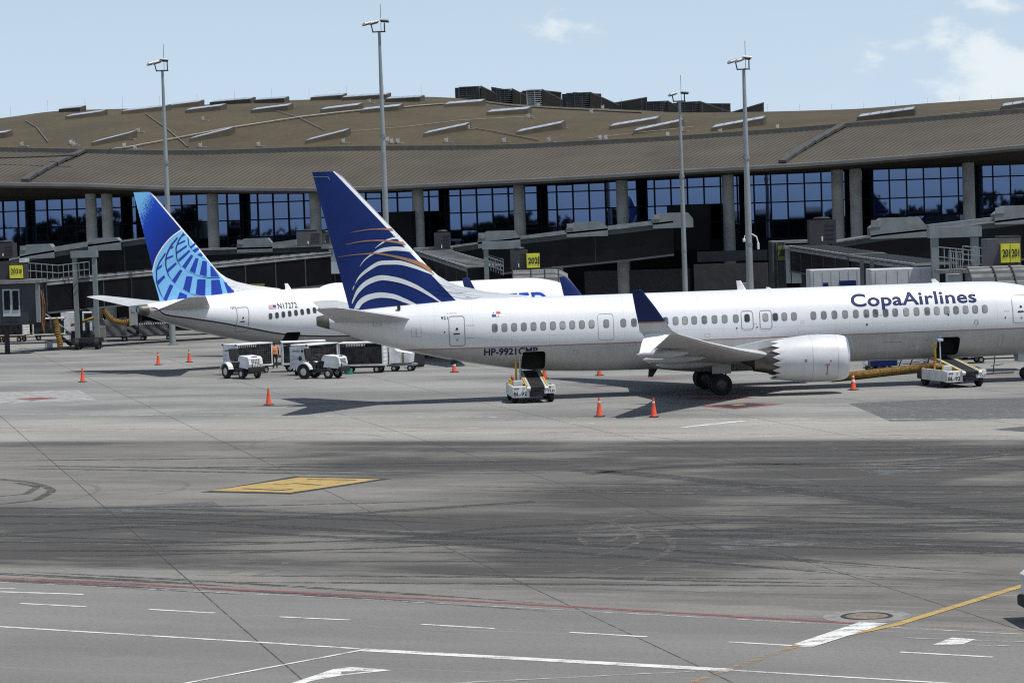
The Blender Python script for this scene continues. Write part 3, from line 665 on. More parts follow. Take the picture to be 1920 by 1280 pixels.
class Jet:
    def __init__(s, L, X, D, psi, name, label, wing_s, sit=0.0):
        s.L = L; s.psi = psi; s.ws = wing_s; s.sit = sit
        s.root = thing(name, label, 'airplane', (X, D, -sit), psi, None)      # sit: how far this one rides lower on its legs
        k = L - 42.1
        st = [0, .25, .8, 1.6, 2.4, 3.2, 4.5, 6.0, 7.5, 26 + k, 29.5 + k, 31.5 + k, 33.2 + k, 34.8 + k, 37.2 + k, 39.6 + k, 41.2 + k, 42.1 + k]
        zt = [2.36, 2.72, 3.10, 3.52, 4.22, 4.80, 5.19, 5.37, 5.40, 5.40, 5.40, 5.40, 5.39, 5.37, 5.25, 5.06, 4.90, 4.78]
        zb = [2.24, 1.98, 1.74, 1.58, 1.49, 1.43, 1.37, 1.34, 1.33, 1.33, 1.42, 1.60, 1.86, 2.16, 2.72, 3.40, 3.98, 4.26]
        hw = [.06, .42, .82, 1.20, 1.48, 1.67, 1.82, 1.87, 1.88, 1.88, 1.87, 1.85, 1.78, 1.67, 1.40, .95, .55, .30]
        s.zt, s.zb, s.hw = pchip(st, zt), pchip(st, zb), pchip(st, hw)
    def sf(s, st, z, off=0.0, side=-1):
        zt, zb, a = s.zt(st), s.zb(st), s.hw(st); zc = (zt + zb) / 2; b = (zt - zb) / 2
        t = max(-.999, min(.999, (z - zc) / b)); y = a * math.sqrt(1 - t * t)
        n = Vector((0, y / a ** 2, (z - zc) / b ** 2)).normalized()
        return Vector((-st, side * (y + n.y * off), z + n.z * off))
    def loc(s, px, py, y0=0.0):            # pixel -> (station, z) on the plane y = y0 of this aircraft
        d = ray(px, py); o = Vector((0, 0, H)) - s.root.location; c_, s_ = math.cos(-s.psi), math.sin(-s.psi)
        def rot(q): return Vector((q.x * c_ - q.y * s_, q.x * s_ + q.y * c_, q.z))
        d, o = rot(d), rot(o); t = (y0 - o.y) / d.y; q = o + d * t
        return -q.x, q.z
    def body(s, mat, cuts, cutmat):
        rows = []; m = 96; sts = [0, .02, .05, .1, .17, .25, .35, .5, .65, .8]; x = 1.0
        while x < s.L - .05: sts.append(x); x += .3
        sts.append(s.L); vs = []
        for st in sts:
            zt, zb, a = s.zt(st), s.zb(st), s.hw(st)
            for j in range(m):
                q = 2 * math.pi * j / m; vs.append((-st, a * math.cos(q), (zt + zb) / 2 + (zt - zb) / 2 * math.sin(q)))
        fs = [(i * m + j, i * m + (j + 1) % m, (i + 1) * m + (j + 1) % m, (i + 1) * m + j) for i in range(len(sts) - 1) for j in range(m)]
        fs += [tuple(range(m))[::-1], tuple((len(sts) - 1) * m + j for j in range(m))]
        b = MB(); b.add(vs, fs); o = b.build('fuselage', mat, s.root, smooth=True)
        for (sc0, zc0, w_, h_) in cuts:
            cb = MB(); cb.prism(rrect(-sc0, zc0, w_, h_, .16), -2.6, -.55, 'y'); c_ = cb.build('cutter', cutmat)
            md = o.modifiers.new('b', 'BOOLEAN'); md.operation = 'DIFFERENCE'; md.solver = 'EXACT'; md.object = c_; md.material_mode = 'TRANSFER'
            par = o.parent; o.parent = None; bpy.context.view_layer.update()
            me = bpy.data.meshes.new_from_object(o.evaluated_get(bpy.context.evaluated_depsgraph_get())); o.modifiers.clear(); o.data = me; o.parent = par
            bpy.data.objects.remove(c_)
            me.polygons.foreach_set('use_smooth', [True] * len(me.polygons)); me.set_sharp_from_angle(angle=R(38))
        s.fus = o; return o
    def patch(s, poly, mat, name='window', parent=None, off=.012, side=-1):
        n = len(poly); cxx = sum(p[0] for p in poly) / n; czz = sum(p[1] for p in poly) / n
        b = MB(); b.add([s.sf(p[0], p[1], off, side) for p in poly] + [s.sf(cxx, czz, off, side)], [(i, (i + 1) % n, n) for i in range(n)])
        return b.build(name, mat, parent or s.root)
    def ring(s, st, z, w_, h_, r, t, mat, name='door_frame', parent=None, off=.014, side=-1):
        a = rrect(st, z, w_, h_, r, 5); c_ = rrect(st, z, w_ - 2 * t, h_ - 2 * t, max(.02, r - t), 5)
        def dens(p):
            o = []
            for i in range(len(p)):
                q = p[(i + 1) % len(p)]; k = max(1, int(max(abs(q[0] - p[i][0]), abs(q[1] - p[i][1])) / .15))
                o += [(p[i][0] + (q[0] - p[i][0]) * j / k, p[i][1] + (q[1] - p[i][1]) * j / k) for j in range(k)]
            return o
        # same density on both loops
        A, C = [], []
        for i in range(len(a)):
            j = (i + 1) % len(a); k = max(1, int(max(abs(a[j][0] - a[i][0]), abs(a[j][1] - a[i][1])) / .15))
            for q in range(k):
                A.append((a[i][0] + (a[j][0] - a[i][0]) * q / k, a[i][1] + (a[j][1] - a[i][1]) * q / k)); C.append((c_[i][0] + (c_[j][0] - c_[i][0]) * q / k, c_[i][1] + (c_[j][1] - c_[i][1]) * q / k))
        n = len(A); b = MB(); b.add([s.sf(p[0], p[1], off, side) for p in A] + [s.sf(p[0], p[1], off, side) for p in C], [(i, (i + 1) % n, (i + 1) % n + n, i + n) for i in range(n)])
        return b.build(name, mat, parent or s.root)
    def text(s, body, st_left, z0, size, mat, name, bold=0.0, sx=1.0, space=1.0, clip=None, shear=0.0, fit=None):
        bm = text_mesh(body, size, bold, sx, space, fit); slices(bm, 1, -.3 * size, size, .09)
        if clip:                            # cut away what would hang over an open hatch: (station of its aft edge, top z)
            xc = st_left - clip[0]; bmesh.ops.bisect_plane(bm, geom=bm.verts[:] + bm.edges[:] + bm.faces[:], plane_co=(xc, 0, 0), plane_no=(1, 0, 0)); bmesh.ops.bisect_plane(bm, geom=bm.verts[:] + bm.edges[:] + bm.faces[:], plane_co=(0, clip[1] - z0, 0), plane_no=(0, 1, 0))
            bad = [f for f in bm.faces if f.calc_center_median().x > xc and f.calc_center_median().y < clip[1] - z0]; bmesh.ops.delete(bm, geom=bad, context='FACES')
        return mapped(bm, lambda x, y: s.sf(st_left - x - y * shear, z0 + y, .014), name, mat, s.root)
    # fin ------------------------------------------------------------
    FIN = [(42.08, 12.40), (40.80, 12.40), (40.66, 12.30), (38.94, 10.37), (37.04, 8.25), (36.22, 7.29), (35.73, 6.79), (35.26, 6.46), (34.6, 6.17), (33.4, 5.85), (32.0, 5.62), (30.2, 5.40)]
    def fin_y(s, st, z):                   # half thickness of the fin at a point
        k = s.L - 42.1; t = (z - 5.0) / 7.36; te = 40.36 + k + 1.73 * t; le = 34.18 + k + 6.56 * t
        c_ = te - le; x = max(0.0, min(1.0, (st - le) / c_)); th = .10
        if st < le: return .05
        return max(.012, 5 * th * c_ * (0.2969 * math.sqrt(x) - .126 * x - .3516 * x * x + .2843 * x ** 3 - .1015 * x ** 4))
    def fin(s, mat):
        k = s.L - 42.1; zs = np.linspace(4.6, 12.4, 27); rows = []; n = 22
        lez = pchip([p[1] for p in reversed(s.FIN[2:])], [p[0] + k for p in reversed(s.FIN[2:])])
        for z in zs:
            te = 40.37 + k + 1.73 * (z - 5.0) / 7.36; le = lez(min(max(z, 5.40), 12.30)) if z < 12.35 else 40.9 + k
            xs = [le + (te - le) * (1 - math.cos(math.pi * i / n)) / 2 for i in range(n + 1)]
            L1 = [(-x, -s.fin_y(x, z) * (.0 if i in (0,) else 1), z) for i, x in enumerate(xs)]; L2 = [(-x, s.fin_y(x, z), z) for x in xs[::-1][1:-1]]
            rows.append(L1 + L2)
        m = len(rows[0]); b = MB(); b.add([p for r in rows for p in r], [(i * m + j, i * m + (j + 1) % m, (i + 1) * m + (j + 1) % m, (i + 1) * m + j) for i in range(len(rows) - 1) for j in range(m)] + [tuple((len(rows) - 1) * m + j for j in range(m))])
        return b.build('vertical_stabilizer', mat, s.root, smooth=True)
    def fin_poly(s, quads, mat, name, parent, off=.012):
        """quads of (station, z); laid on both faces of the fin as thin paint"""
        for side in (-1, 1):
            b = MB()
            for q in quads: b.add([(-a, side * (s.fin_y(a, z) + off), z) for a, z in q], [tuple(range(len(q)))])
            o = b.build(name, mat, parent, recalc=False)
        return o
    def fin_band(s, up_px, lo_px, mat, name, parent, off=.012, n=28, w_div=3):
        A = [s.loc(*p) for p in up_px]; B = [s.loc(*p) for p in lo_px]
        def dens(P):
            f1 = pchip(range(len(P)), [p[0] for p in P]); f2 = pchip(range(len(P)), [p[1] for p in P]); return [(f1(t), f2(t)) for t in np.linspace(0, len(P) - 1, n + 1)]
        A, B = dens(A), dens(B); qs = []
        m_ = max(2, w_div)
        for i in range(n):
            for j in range(m_):
                l0 = lambda k, u_: (A[k][0] + (B[k][0] - A[k][0]) * u_, A[k][1] + (B[k][1] - A[k][1]) * u_)
                qs.append([l0(i, j / m_), l0(i + 1, j / m_), l0(i + 1, (j + 1) / m_), l0(i, (j + 1) / m_)])
        return s.fin_poly(qs, mat, name, parent, off)
    # wings, tailplane, engines, gear ----------------------------------
    def wings(s, mat, tipmat, stripemat, maxlet):
        w0 = s.ws
        for sd in (-1, 1):
            Z = (0, 0, 1)
            secs = [((-(w0 + 16.5), sd * .9, 1.72), 8.4, .13, Z), ((-(w0 + 17.0), sd * 1.9, 1.78), 7.7, .13, Z), ((-(w0 + 19.1), sd * 5.5, 2.15), 5.1, .115, Z), ((-(w0 + 21.0), sd * 9.0, 2.60), 3.9, .105, Z), ((-(w0 + 23.2), sd * 13.0, 3.22), 2.75, .10, Z), ((-(w0 + 25.3), sd * 16.85, 3.90), 1.62, .10, Z)]
            wg = loft(MB(), secs).build('wing', mat, s.root, smooth=True)
            for yy, ln in ((3.6, 3.4), (8.2, 3.2), (11.6, 2.6)):
                stn = w0 + 22.0 + (yy - 3.6) * .30; zz = 1.80 + (yy - 1.9) * .105 + (yy / 17) ** 2 * .35
                MB().lathe([(.01, -ln / 2), (.14, -ln * .42), (.22, -ln * .15), (.22, ln * .15), (.12, ln * .4), (.01, ln / 2)], (-stn - .9, sd * yy, zz - .28), 'x', 12).build('flap_fairing', WGREY, wg, smooth=True)
            if maxlet:
                u = [((-(w0 + 25.25), sd * 16.84, 3.90), 1.64, .10, Z), ((-(w0 + 25.55), sd * 17.12, 4.06), 1.55, .08, (0, -sd * .7, .7)), ((-(w0 + 25.85), sd * 17.30, 4.46), 1.32, .08, (0, -sd, .1))]
                t = [u[-1], ((-(w0 + 26.35), sd * 17.48, 5.2), .98, .07, (0, -sd, .1)), ((-(w0 + 26.98), sd * 17.68, 6.02), .50, .07, (0, -sd, .1)), ((-(w0 + 27.12), sd * 17.69, 6.06), .32, .05, (0, -sd, .1))]
                MBw = loft(MB(), u).build('winglet', WGREY, s.root, smooth=True); loft(MB(), t).build('winglet_tip', tipmat, MBw, smooth=True)
                q0, q1 = u[-1], t[1]; k0 = .0; k1 = .10
                def lerp(a, b, f): return (Vector(a[0]).lerp(Vector(b[0]), f), a[1] + (b[1] - a[1]) * f + .02, (a[2] + (b[2] - a[2]) * f) * 1.12, a[3])
                loft(MB(), [lerp(q0, q1, 0.0), lerp(q0, q1, .09)]).build('winglet_stripe', stripemat, MBw, smooth=True)
                loft(MB(), [((-(w0 + 25.55), sd * 17.0, 3.95), 1.25, .10, (0, sd * .5, .8)), ((-(w0 + 26.1), sd * 17.40, 3.55), .95, .08, (0, sd * .7, .7)), ((-(w0 + 26.75), sd * 17.80, 3.08), .48, .07, (0, sd * .7, .7))]).build('lower_winglet', WHITE, s.root, smooth=True)
            else:
                u = [((-(w0 + 25.25), sd * 16.84, 3.90), 1.64, .10, Z), ((-(w0 + 25.6), sd * 17.2, 4.02), 1.5, .08, (0, -sd * .7, .7)), ((-(w0 + 26.0), sd * 17.5, 4.5), 1.2, .07, (0, -sd, .2)), ((-(w0 + 27.2), sd * 17.85, 6.05), .55, .07, (0, -sd, .1))]
                loft(MB(), u).build('winglet', tipmat, s.root, smooth=True)
            k = s.L - 42.1
            loft(MB(), [((-(36.7 + k), sd * .5, 4.44), 4.5, .10, Z), ((-(37.15 + k), sd * 1.05, 4.50), 4.05, .10, Z), ((-(40.85 + k), sd * 7.0, 5.36), 1.42, .09, Z), ((-(41.1 + k), sd * 7.17, 5.39), 1.0, .06, Z)]).build('horizontal_stabilizer', WGREY, s.root, smooth=True)
        # belly fairing
        rows = []; m = 40
        for t in np.linspace(0, 1, 23):
            st = w0 + 14.2 + 11.6 * t; r_ = math.sin(math.pi * t) ** .45; rows.append([(-st, 2.06 * r_ * math.cos(2 * math.pi * j / m), 1.95 + .90 * r_ * math.sin(2 * math.pi * j / m)) for j in range(m)])
        b = MB(); b.add([p for r in rows for p in r], [(i * m + j, i * m + (j + 1) % m, (i + 1) * m + (j + 1) % m, (i + 1) * m + j) for i in range(22) for j in range(m)]); b.build('belly_fairing', WGREY, s.root, smooth=True)
    def engine(s, sd, cowl, lip):
        e = bpy.data.objects.new('engine', None); COL.objects.link(e); e.parent = s.root; e.location = (-(s.ws + 14.8), sd * 4.86, 1.84)
        n = 72
        b = MB(); prof = [(0.05, 1.085), (.12, 1.125), (.35, 1.175), (.8, 1.215), (1.4, 1.235), (2.0, 1.225), (2.7, 1.165), (3.3, 1.085), (3.62, 1.04)]
        rows = [[(-x, r_ * math.cos(2 * math.pi * j / n), r_ * math.sin(2 * math.pi * j / n)) for j in range(n)] for x, r_ in prof]
        rows.append([(-(3.62 + .42 * (1 - abs((j % 4) - 2) / 2) ** .9), 1.015 * math.cos(2 * math.pi * j / n), 1.015 * math.sin(2 * math.pi * j / n)) for j in range(n)])
        rows.append([(-(3.60 + .38 * (1 - abs((j % 4) - 2) / 2) ** .9), .985 * math.cos(2 * math.pi * j / n), .985 * math.sin(2 * math.pi * j / n)) for j in range(n)])
        rows.append([(-2.8, .98 * math.cos(2 * math.pi * j / n), .98 * math.sin(2 * math.pi * j / n)) for j in range(n)])
        b.add([p for r in rows for p in r], [(i * n + j, i * n + (j + 1) % n, (i + 1) * n + (j + 1) % n, (i + 1) * n + j) for i in range(len(rows) - 1) for j in range(n)]); c_ = b.build('cowl', cowl, e, smooth=True)
        MB().lathe([(1.125, -.12), (1.09, -.05), (1.04, 0), (.985, .0), (.94, -.08), (.92, -.3), (.90, -1.1)], axis='x', n=72).build('inlet_lip', lip, e, smooth=True)
        MB().lathe([(.001, -.7), (.12, -.8), (.26, -1.1), (.89, -1.15)], axis='x', n=40).build('fan', DARK, e, smooth=True)
        MB().lathe([(.96, -2.9), (.80, -3.6), (.62, -4.5), (.55, -4.9), (.50, -4.85)], axis='x', n=48).build('core_exhaust', pm('hot_metal', (.16, .15, .14), .4, .8, var=.25, scale=2), e, smooth=True)
        MB().lathe([(.42, -4.5), (.36, -4.95), (.15, -5.4), (.02, -5.6)], axis='x', n=32).build('exhaust_plug', DARK, e, smooth=True)
        for x in (.62, 1.95):
            MB().lathe([(1.0 * r_, -x - dx) for r_, dx in ((np.interp(x, [p[0] for p in prof], [p[1] for p in prof]) + .004, 0), (np.interp(x + .025, [p[0] for p in prof], [p[1] for p in prof]) + .004, .025))], axis='x', n=72).build('cowl_seam', pm('seam_grey', (.46, .46, .47), .5), c_)
        for (x, zz, r_) in ((1.05, -.10, .05), (2.35, -.05, .07), (1.18, -.28, .07), (1.30, -.28, .05)):
            yy = math.sqrt(max(.01, 1.232 ** 2 - zz ** 2)) + .004
            MB().lathe([(r_ * .55, -sd * 0), (r_, 0)], (-x, sd * yy, zz), 'y', 14).build('service_mark', INK if x > 2 else pm('red_mark', (.30, .03, .03), .5), c_)
        MB().bar((-1.22, sd * 1.20, -.36), (-1.22, sd * .95, -.84), .03, .03).build('service_mark', pm('red_mark', (.30, .03, .03), .5), c_)
        MB().prism([(-.9, 1.0), (-1.4, 1.25), (-4.2, 1.05), (-6.6, .62), (-7.2, .30), (-4.6, .35), (-3.0, .6)], -.17, .17, 'y').build('pylon', WGREY, e)
        MB().prism([(-.95, .75), (-1.15, 1.0), (-2.1, 1.05), (-2.0, .7)], sd * -.95, sd * -.92, 'y').build('strake', WHITE, e)
        return e
    def gear(s):
        def wheel(par, loc, r_, wd):
            o = bpy.data.objects.new('wheel', None); COL.objects.link(o); o.parent = par; o.location = loc
            MB().lathe([(r_ * .52, -wd * .42), (r_ * .80, -wd * .5), (r_ * .95, -wd * .42), (r_, -wd * .2), (r_, wd * .2), (r_ * .95, wd * .42), (r_ * .80, wd * .5), (r_ * .52, wd * .42)], axis='y', n=32).build('tyre', BLACK, o, smooth=True)
            MB().lathe([(.02, -wd * .30), (r_ * .25, -wd * .34), (r_ * .45, -wd * .22), (r_ * .54, -wd * .42), (r_ * .54, wd * .42), (r_ * .45, wd * .22), (r_ * .25, wd * .34), (.02, wd * .30)], axis='y', n=24).build('rim', pm('rim_grey', (.13, .13, .135), .5, .4, var=.2), o, smooth=True)
        ms = s.ws + 21.15
        for sd in (-1, 1):
            e = bpy.data.objects.new('main_landing_gear', None); COL.objects.link(e); e.parent = s.root; e.location = (-ms, sd * 2.86, s.sit)
            MB().tube([(0, 0, .56), (0, 0, 1.0)], .10, 14).tube([(0, 0, .95), (0, -sd * .05, 2.0)], .15, 14).tube([(0, -.5, .56), (0, .5, .56)], .075, 12).build('strut', STEEL, e, smooth=True)
            MB().bar((.12, 0, .75), (.42, 0, 1.25), .07).bar((.42, 0, 1.25), (.1, 0, 1.75), .07).bar((0, 0, 1.1), (0, -sd * 1.3, 1.75), .10).build('torque_link', DARK, e)
            MB().bevbox((.05, sd * .30, 1.55), (1.0, .05, .85), .02).build('gear_door', WGREY, e)
            for q in (-.43, .43): wheel(e, (0, q, .565), .565, .40)
        e = bpy.data.objects.new('nose_landing_gear', None); COL.objects.link(e); e.parent = s.root; e.location = (-4.0, 0, s.sit)
        MB().tube([(0, 0, .35), (-.1, 0, 1.6)], .08, 12).tube([(0, -.28, .345), (0, .28, .345)], .05, 10).build('strut', STEEL, e, smooth=True)
        for q in (-.2, .2): wheel(e, (0, q, .345), .345, .2)
        for q in (-.38, .38): MB().bevbox((.1, q, 1.25), (1.3, .04, .5), .015).build('gear_door', WGREY, e)

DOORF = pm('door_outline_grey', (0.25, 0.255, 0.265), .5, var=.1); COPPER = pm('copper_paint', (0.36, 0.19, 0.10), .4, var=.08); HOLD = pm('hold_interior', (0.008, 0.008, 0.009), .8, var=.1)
WRIM = pm('window_rim', (0.20, 0.205, 0.215), .5, var=.05)
# ---------------------------------------------------------------- near airliner (white with copper cheat line and dark blue tail)
m, n_, b_ = newmat('near_livery'); vv, x_, y_, z_ = coords(n_, 'object')
dirt = noise(n_, comb(n_, x_ * .35, y_ * .6, z_ * 1.2), 1.0, 6, .62); dr2 = noise(n_, comb(n_, x_ * 2.5, y_ * 2, z_ * .4), 1.0, 4, .6)
cw = cmix(n_, (dirt * .7 + dr2 * .3).sm(.42, .72) * .35, (0.72, 0.73, 0.75), (0.60, 0.62, 0.64)); cg = cmix(n_, (dirt * .6 + dr2 * .4).sm(.36, .70) * .75, (0.47, 0.47, 0.46), (0.33, 0.33, 0.325))
col = cmix(n_, z_.gt(2.84), cg, (0.36, 0.20, 0.13)); col = cmix(n_, z_.gt(2.90), col, cw)
pl = ((x_ * .5).frac().lt(.012)).mx((x_ * .5 + .37).frac().lt(.008)).mx((z_ - 4.62).absv().lt(.012)).mx((z_ - 3.42).absv().lt(.012)).mx((z_ - 2.1).absv().lt(.012)) * .26
col = cmix(n_, pl, col, (.30, .31, .32))
n_.links.new(col, b_.inputs['Base Color']); b_.inputs['Roughness'].default_value = .30; b_.inputs['Coat Weight'].default_value = .35; b_.inputs['Coat Roughness'].default_value = .12
NEARL = m
PS = R(4.5); A = Jet(42.1, -10.25 + 42.1 * math.cos(PS), 149.5 + 42.1 * math.sin(PS), PS, 'airliner', 'white airliner with dark blue tail and copper line, nearest to the viewer', 0.0)
r_hold = A.loc(1001, 676, -1.5); f_hold = A.loc(1779, 649, -1.6)
A.body(NEARL, [(r_hold[0], r_hold[1], 1.24, .98), (f_hold[0], f_hold[1], 1.22, 1.0)], HOLD)
# vertical fin livery
m, n_, b_ = newmat('near_fin_livery'); vv, x_, y_, z_ = coords(n_, 'object')
le = (z_ - 7.29) * 0.891 + 36.22                          # station of the painted front edge of the blue
fnz = noise(n_, comb(n_, x_ * .5, y_, z_ * .5), 1.0, 5, .6)
blue = cmix(n_, fnz.sm(.35, .7), (0.0072, 0.027, 0.150), (0.0052, 0.020, 0.118))
col = cmix(n_, (0.0 - x_ - le).gt(.24), (0.80, 0.81, 0.83), blue)
n_.links.new(col, b_.inputs['Base Color']); b_.inputs['Roughness'].default_value = .38; b_.inputs['Specular IOR Level'].default_value = .25
A.fin(m); fin = [o for o in A.root.children if o.name.startswith('vertical_stabilizer')][0]
def Z2(pts): return [(580 + x / 4.413, 310 + y / 4.413) for x, y in pts]
FWH = pm('fin_white', (.74, .77, .78), .4, var=.06, scale=1)
for up_, lo_ in (([(360, 1035), (400, 930), (480, 850), (600, 788), (720, 785), (860, 820), (960, 865), (1040, 910)], [(358, 1015), (405, 945), (490, 875), (600, 822), (720, 820), (860, 850), (960, 885), (1040, 912)]),
                 ([(352, 1125), (395, 1025), (480, 945), (590, 908), (720, 925), (860, 975), (1000, 1060), (1095, 1132)], [(352, 1150), (405, 1060), (490, 985), (600, 950), (720, 965), (860, 1012), (990, 1080), (1080, 1132)]),
                 ([(368, 1188), (405, 1120), (480, 1070), (580, 1050), (690, 1062), (800, 1105), (892, 1150)], [(410, 1186), (440, 1145), (510, 1108), (590, 1094), (690, 1102), (780, 1132), (850, 1154)]),
                 ([(415, 838), (445, 790), (520, 725), (620, 680), (700, 672), (800, 680), (850, 690)], [(417, 838), (455, 790), (530, 738), (630, 712), (700, 705), (800, 712), (862, 722)]),
                 ([(542, 684), (575, 655), (640, 612), (700, 595), (755, 590)], [(544, 685), (590, 655), (650, 622), (705, 610), (765, 612)]),
                 ([(690, 584), (708, 574), (728, 567)], [(692, 586), (710, 580), (735, 577)])):
    A.fin_band(Z2(up_), Z2(lo_), FWH, 'tail_arc', fin)
for up_, lo_ in (([(335, 557), (420, 538), (520, 524), (600, 520), (685, 522)], [(336, 558), (420, 544), (520, 533), (610, 532), (695, 543)]), ([(300, 655), (380, 635), (470, 620), (570, 614), (680, 622), (775, 632)], [(302, 657), (380, 641), (470, 630), (570, 628), (680, 638), (800, 660)]), ([(240, 758), (340, 740), (430, 730), (540, 722), (660, 736), (800, 765), (930, 803), (1000, 850), (1035, 905)], [(242, 760), (340, 745), (430, 738), (540, 735), (660, 752), (800, 790), (900, 828), (970, 865), (1030, 905)])):
    A.fin_band(Z2(up_), Z2(lo_), COPPER, 'tail_streak', fin, .016)
A.fin_band(Z2([(25, 93), (100, 94), (155, 95), (170, 120)]), Z2([(25, 97), (100, 98), (152, 99), (165, 124)]), pm('tab_grey', (.25, .26, .3), .5), 'rudder_tab_line', fin, .016, 8)
A.wings(WGREY, NAVY, COPPER, True)
LIP = pm('polished_lip', (.72, .73, .75), .22, .85, var=.05); COWL = pm('cowl_grey', (.66, .67, .68), .34, .05, var=.08, scale=.9, coat=.2)
for sd in (-1, 1): A.engine(sd, COWL, LIP)
A.gear()
def prow(jet, xs, xa, ya, xb, yb):
    for x in xs:
        st, z = jet.loc(x, ya + (yb - ya) * (x - xa) / (xb - xa), -1.85); yield st, z
WX = [928 + 18.15 * k for k in range(11)] + [1137, 1169, 1189, 1207, 1228, 1248, 1267, 1284.6, 1302, 1321, 1340, 1359, 1380, 1401, 1435.5, 1454, 1471, 1489] + [1525.5, 1545, 1565, 1585, 1605, 1625, 1642, 1661, 1679, 1699.5, 1719, 1739, 1757, 1775.5, 1793, 1811, 1829, 1847]
for st, z in prow(A, WX, 928, 614.5, 1847, 579.0):
    wf = A.patch(rrect(st, z, .31, .43, .12, 4), WRIM, 'window'); A.patch(rrect(st, z, .255, .375, .10, 4), WGLASS if abs(st - A.loc(1401, 600)[0]) < .3 or abs(st - A.loc(1435.5, 600)[0]) < .3 else WSH[random.choice((0, 0, 0, 1, 1, 2, 3))], 'pane', wf, .018)
def door(jet, x0, y0, x1, y1, t=.035, name='door', detail=True):
    a = jet.loc(x0, y1, -1.8); b2 = jet.loc(x1, y0, -1.8); st, z = (a[0] + b2[0]) / 2, (a[1] + b2[1]) / 2; w_, h_ = abs(a[0] - b2[0]), abs(a[1] - b2[1])
    d = jet.ring(st, z, w_, h_, .16, t, DOORF, name)
    if detail:
        jet.patch(rrect(st, z + .12, .13, .13, .06), INK, 'door_window', d, .016); jet.patch(rrect(st + .03, z - .14, .34, .08, .03), DARK, 'handle', d, .016); jet.patch(rrect(st, z - .46, .10, .10, .04), DOORF, 'placard', d, .016)
    return d
door(A, 843, 592, 871.5, 650); door(A, 1122, 587.5, 1150, 638, .018, 'door', False); door(A, 1390, 582, 1412, 618.5, .035, 'overwing_exit', False); door(A, 1424.5, 581, 1447, 617.5, .035, 'overwing_exit', False); door(A, 1899, 552, 1931, 606)
for (x, y, r_) in ((1625, 608, .05), (1884.5, 595, .04), (834, 623, .04), (1381, 615, .04), (1419, 613, .04), (1778, 590, .05)):
    st, z = A.loc(x, y, -1.8); A.patch(rrect(st, z, r_ * 2, r_ * 2, r_ * .9), INK, 'static_port')
st, z = A.loc(1830, 604, -1.8); A.ring(st, z, .22, .27, .10, .03, DOORF, 'access_panel')
for (x0, y0, x1, y1) in ((772, 615, 780, 632), (781, 615, 791, 632), (700, 607, 716, 612), (1872, 628, 1880, 652), (1655, 640, 1690, 642), (1075, 655, 1083, 663), (1180, 640, 1192, 648), (1320, 625, 1330, 631), (1500, 600, 1506, 606)):
    a = A.loc(x0, y1, -1.6); b2 = A.loc(x1, y0, -1.6); A.ring((a[0] + b2[0]) / 2, (a[1] + b2[1]) / 2, abs(a[0] - b2[0]), abs(a[1] - b2[1]), .03, .010, DOORF, 'access_panel')
for (x, y, n0) in ((876, 610, 5), (876, 634, 4), (1884, 583, 3), (1650, 590.5, 4), (840, 588, 6), (1415, 607, 2)):
    for k in range(n0):
        st, z = A.loc(x + 3.2 * k, y - .1 * k, -1.8); A.patch(rrect(st, z, .05, .03, .01), DOORF, 'stencil')
LOGOB = pm('title_blue', (0.006, 0.018, 0.095), .6, var=.05, spec=.2)
st, z = A.loc(1596, 574.5, -1.55); A.text('CopaAirlines', st, z, .90, LOGOB, 'airline_title', bold=.020, space=1.04, fit=st - A.loc(1831, 571, -1.55)[0])
st, z = A.loc(907.5, 666.5, -1.7); A.text('HP-9921CMP', st, z, .50, LOGOB, 'registration', bold=.012, sx=1.02, space=1.0, clip=(r_hold[0] + .66, r_hold[1] + .53))
st, z = A.loc(827, 599, -1.5); A.text('921', st, z, .20, INK, 'fleet_number', bold=.004, sx=1.2, space=1.15)
RED = pm('flag_red', (.50, .03, .05), .5); FBLUE = pm('flag_blue', (.01, .03, .22), .5)
for (x0, y0, x1, y1, mt) in ((923, 585, 939.5, 594, WHITE), (931, 584.5, 939, 589, RED), (923, 589.5, 930.8, 594, FBLUE)):
    a = A.loc(x0, y1, -1.7); b2 = A.loc(x1, y0, -1.7); A.patch([(a[0], a[1]), (b2[0], a[1]), (b2[0], b2[1]), (a[0], b2[1])], mt, 'flag', None, .012 if mt is WHITE else .018)
for (x, y, mt) in ((926.5, 587, FBLUE), (935, 592, RED)):
    s5 = A.loc(x, y, -1.7); A.patch([(s5[0] + .055 * (1 if i % 2 == 0 else .4) * math.cos(R(90 + 36 * i)), s5[1] + .055 * (1 if i % 2 == 0 else .4) * math.sin(R(90 + 36 * i))) for i in range(10)], mt, 'flag_star', None, .018)
# tail cone, antennas, tail skid
def tailcone(jet):
    k = jet.L; m = 32; rows = []
    for st, f in [(k - .62, 1.015), (k - .4, 1.02), (k - .2, 1.02), (k, 1.02), (k + .05, .9), (k + .06, .72), (k - .25, .66)]:
        q = min(st, k); zc = (jet.zt(q) + jet.zb(q)) / 2; rows.append([(-st, jet.hw(q) * f * math.cos(2 * math.pi * j / m), zc + (jet.zt(q) - jet.zb(q)) / 2 * f * math.sin(2 * math.pi * j / m)) for j in range(m)])
    b = MB(); b.add([p for r in rows for p in r], [(i * m + j, i * m + (j + 1) % m, (i + 1) * m + (j + 1) % m, (i + 1) * m + j) for i in range(len(rows) - 1) for j in range(m)] + [tuple((len(rows) - 1) * m + j for j in range(m))])
    b.build('exhaust_cone', pm('apu_metal', (.15, .14, .125), .5, .5, var=.25, scale=3), jet.root, smooth=True)
tailcone(A)
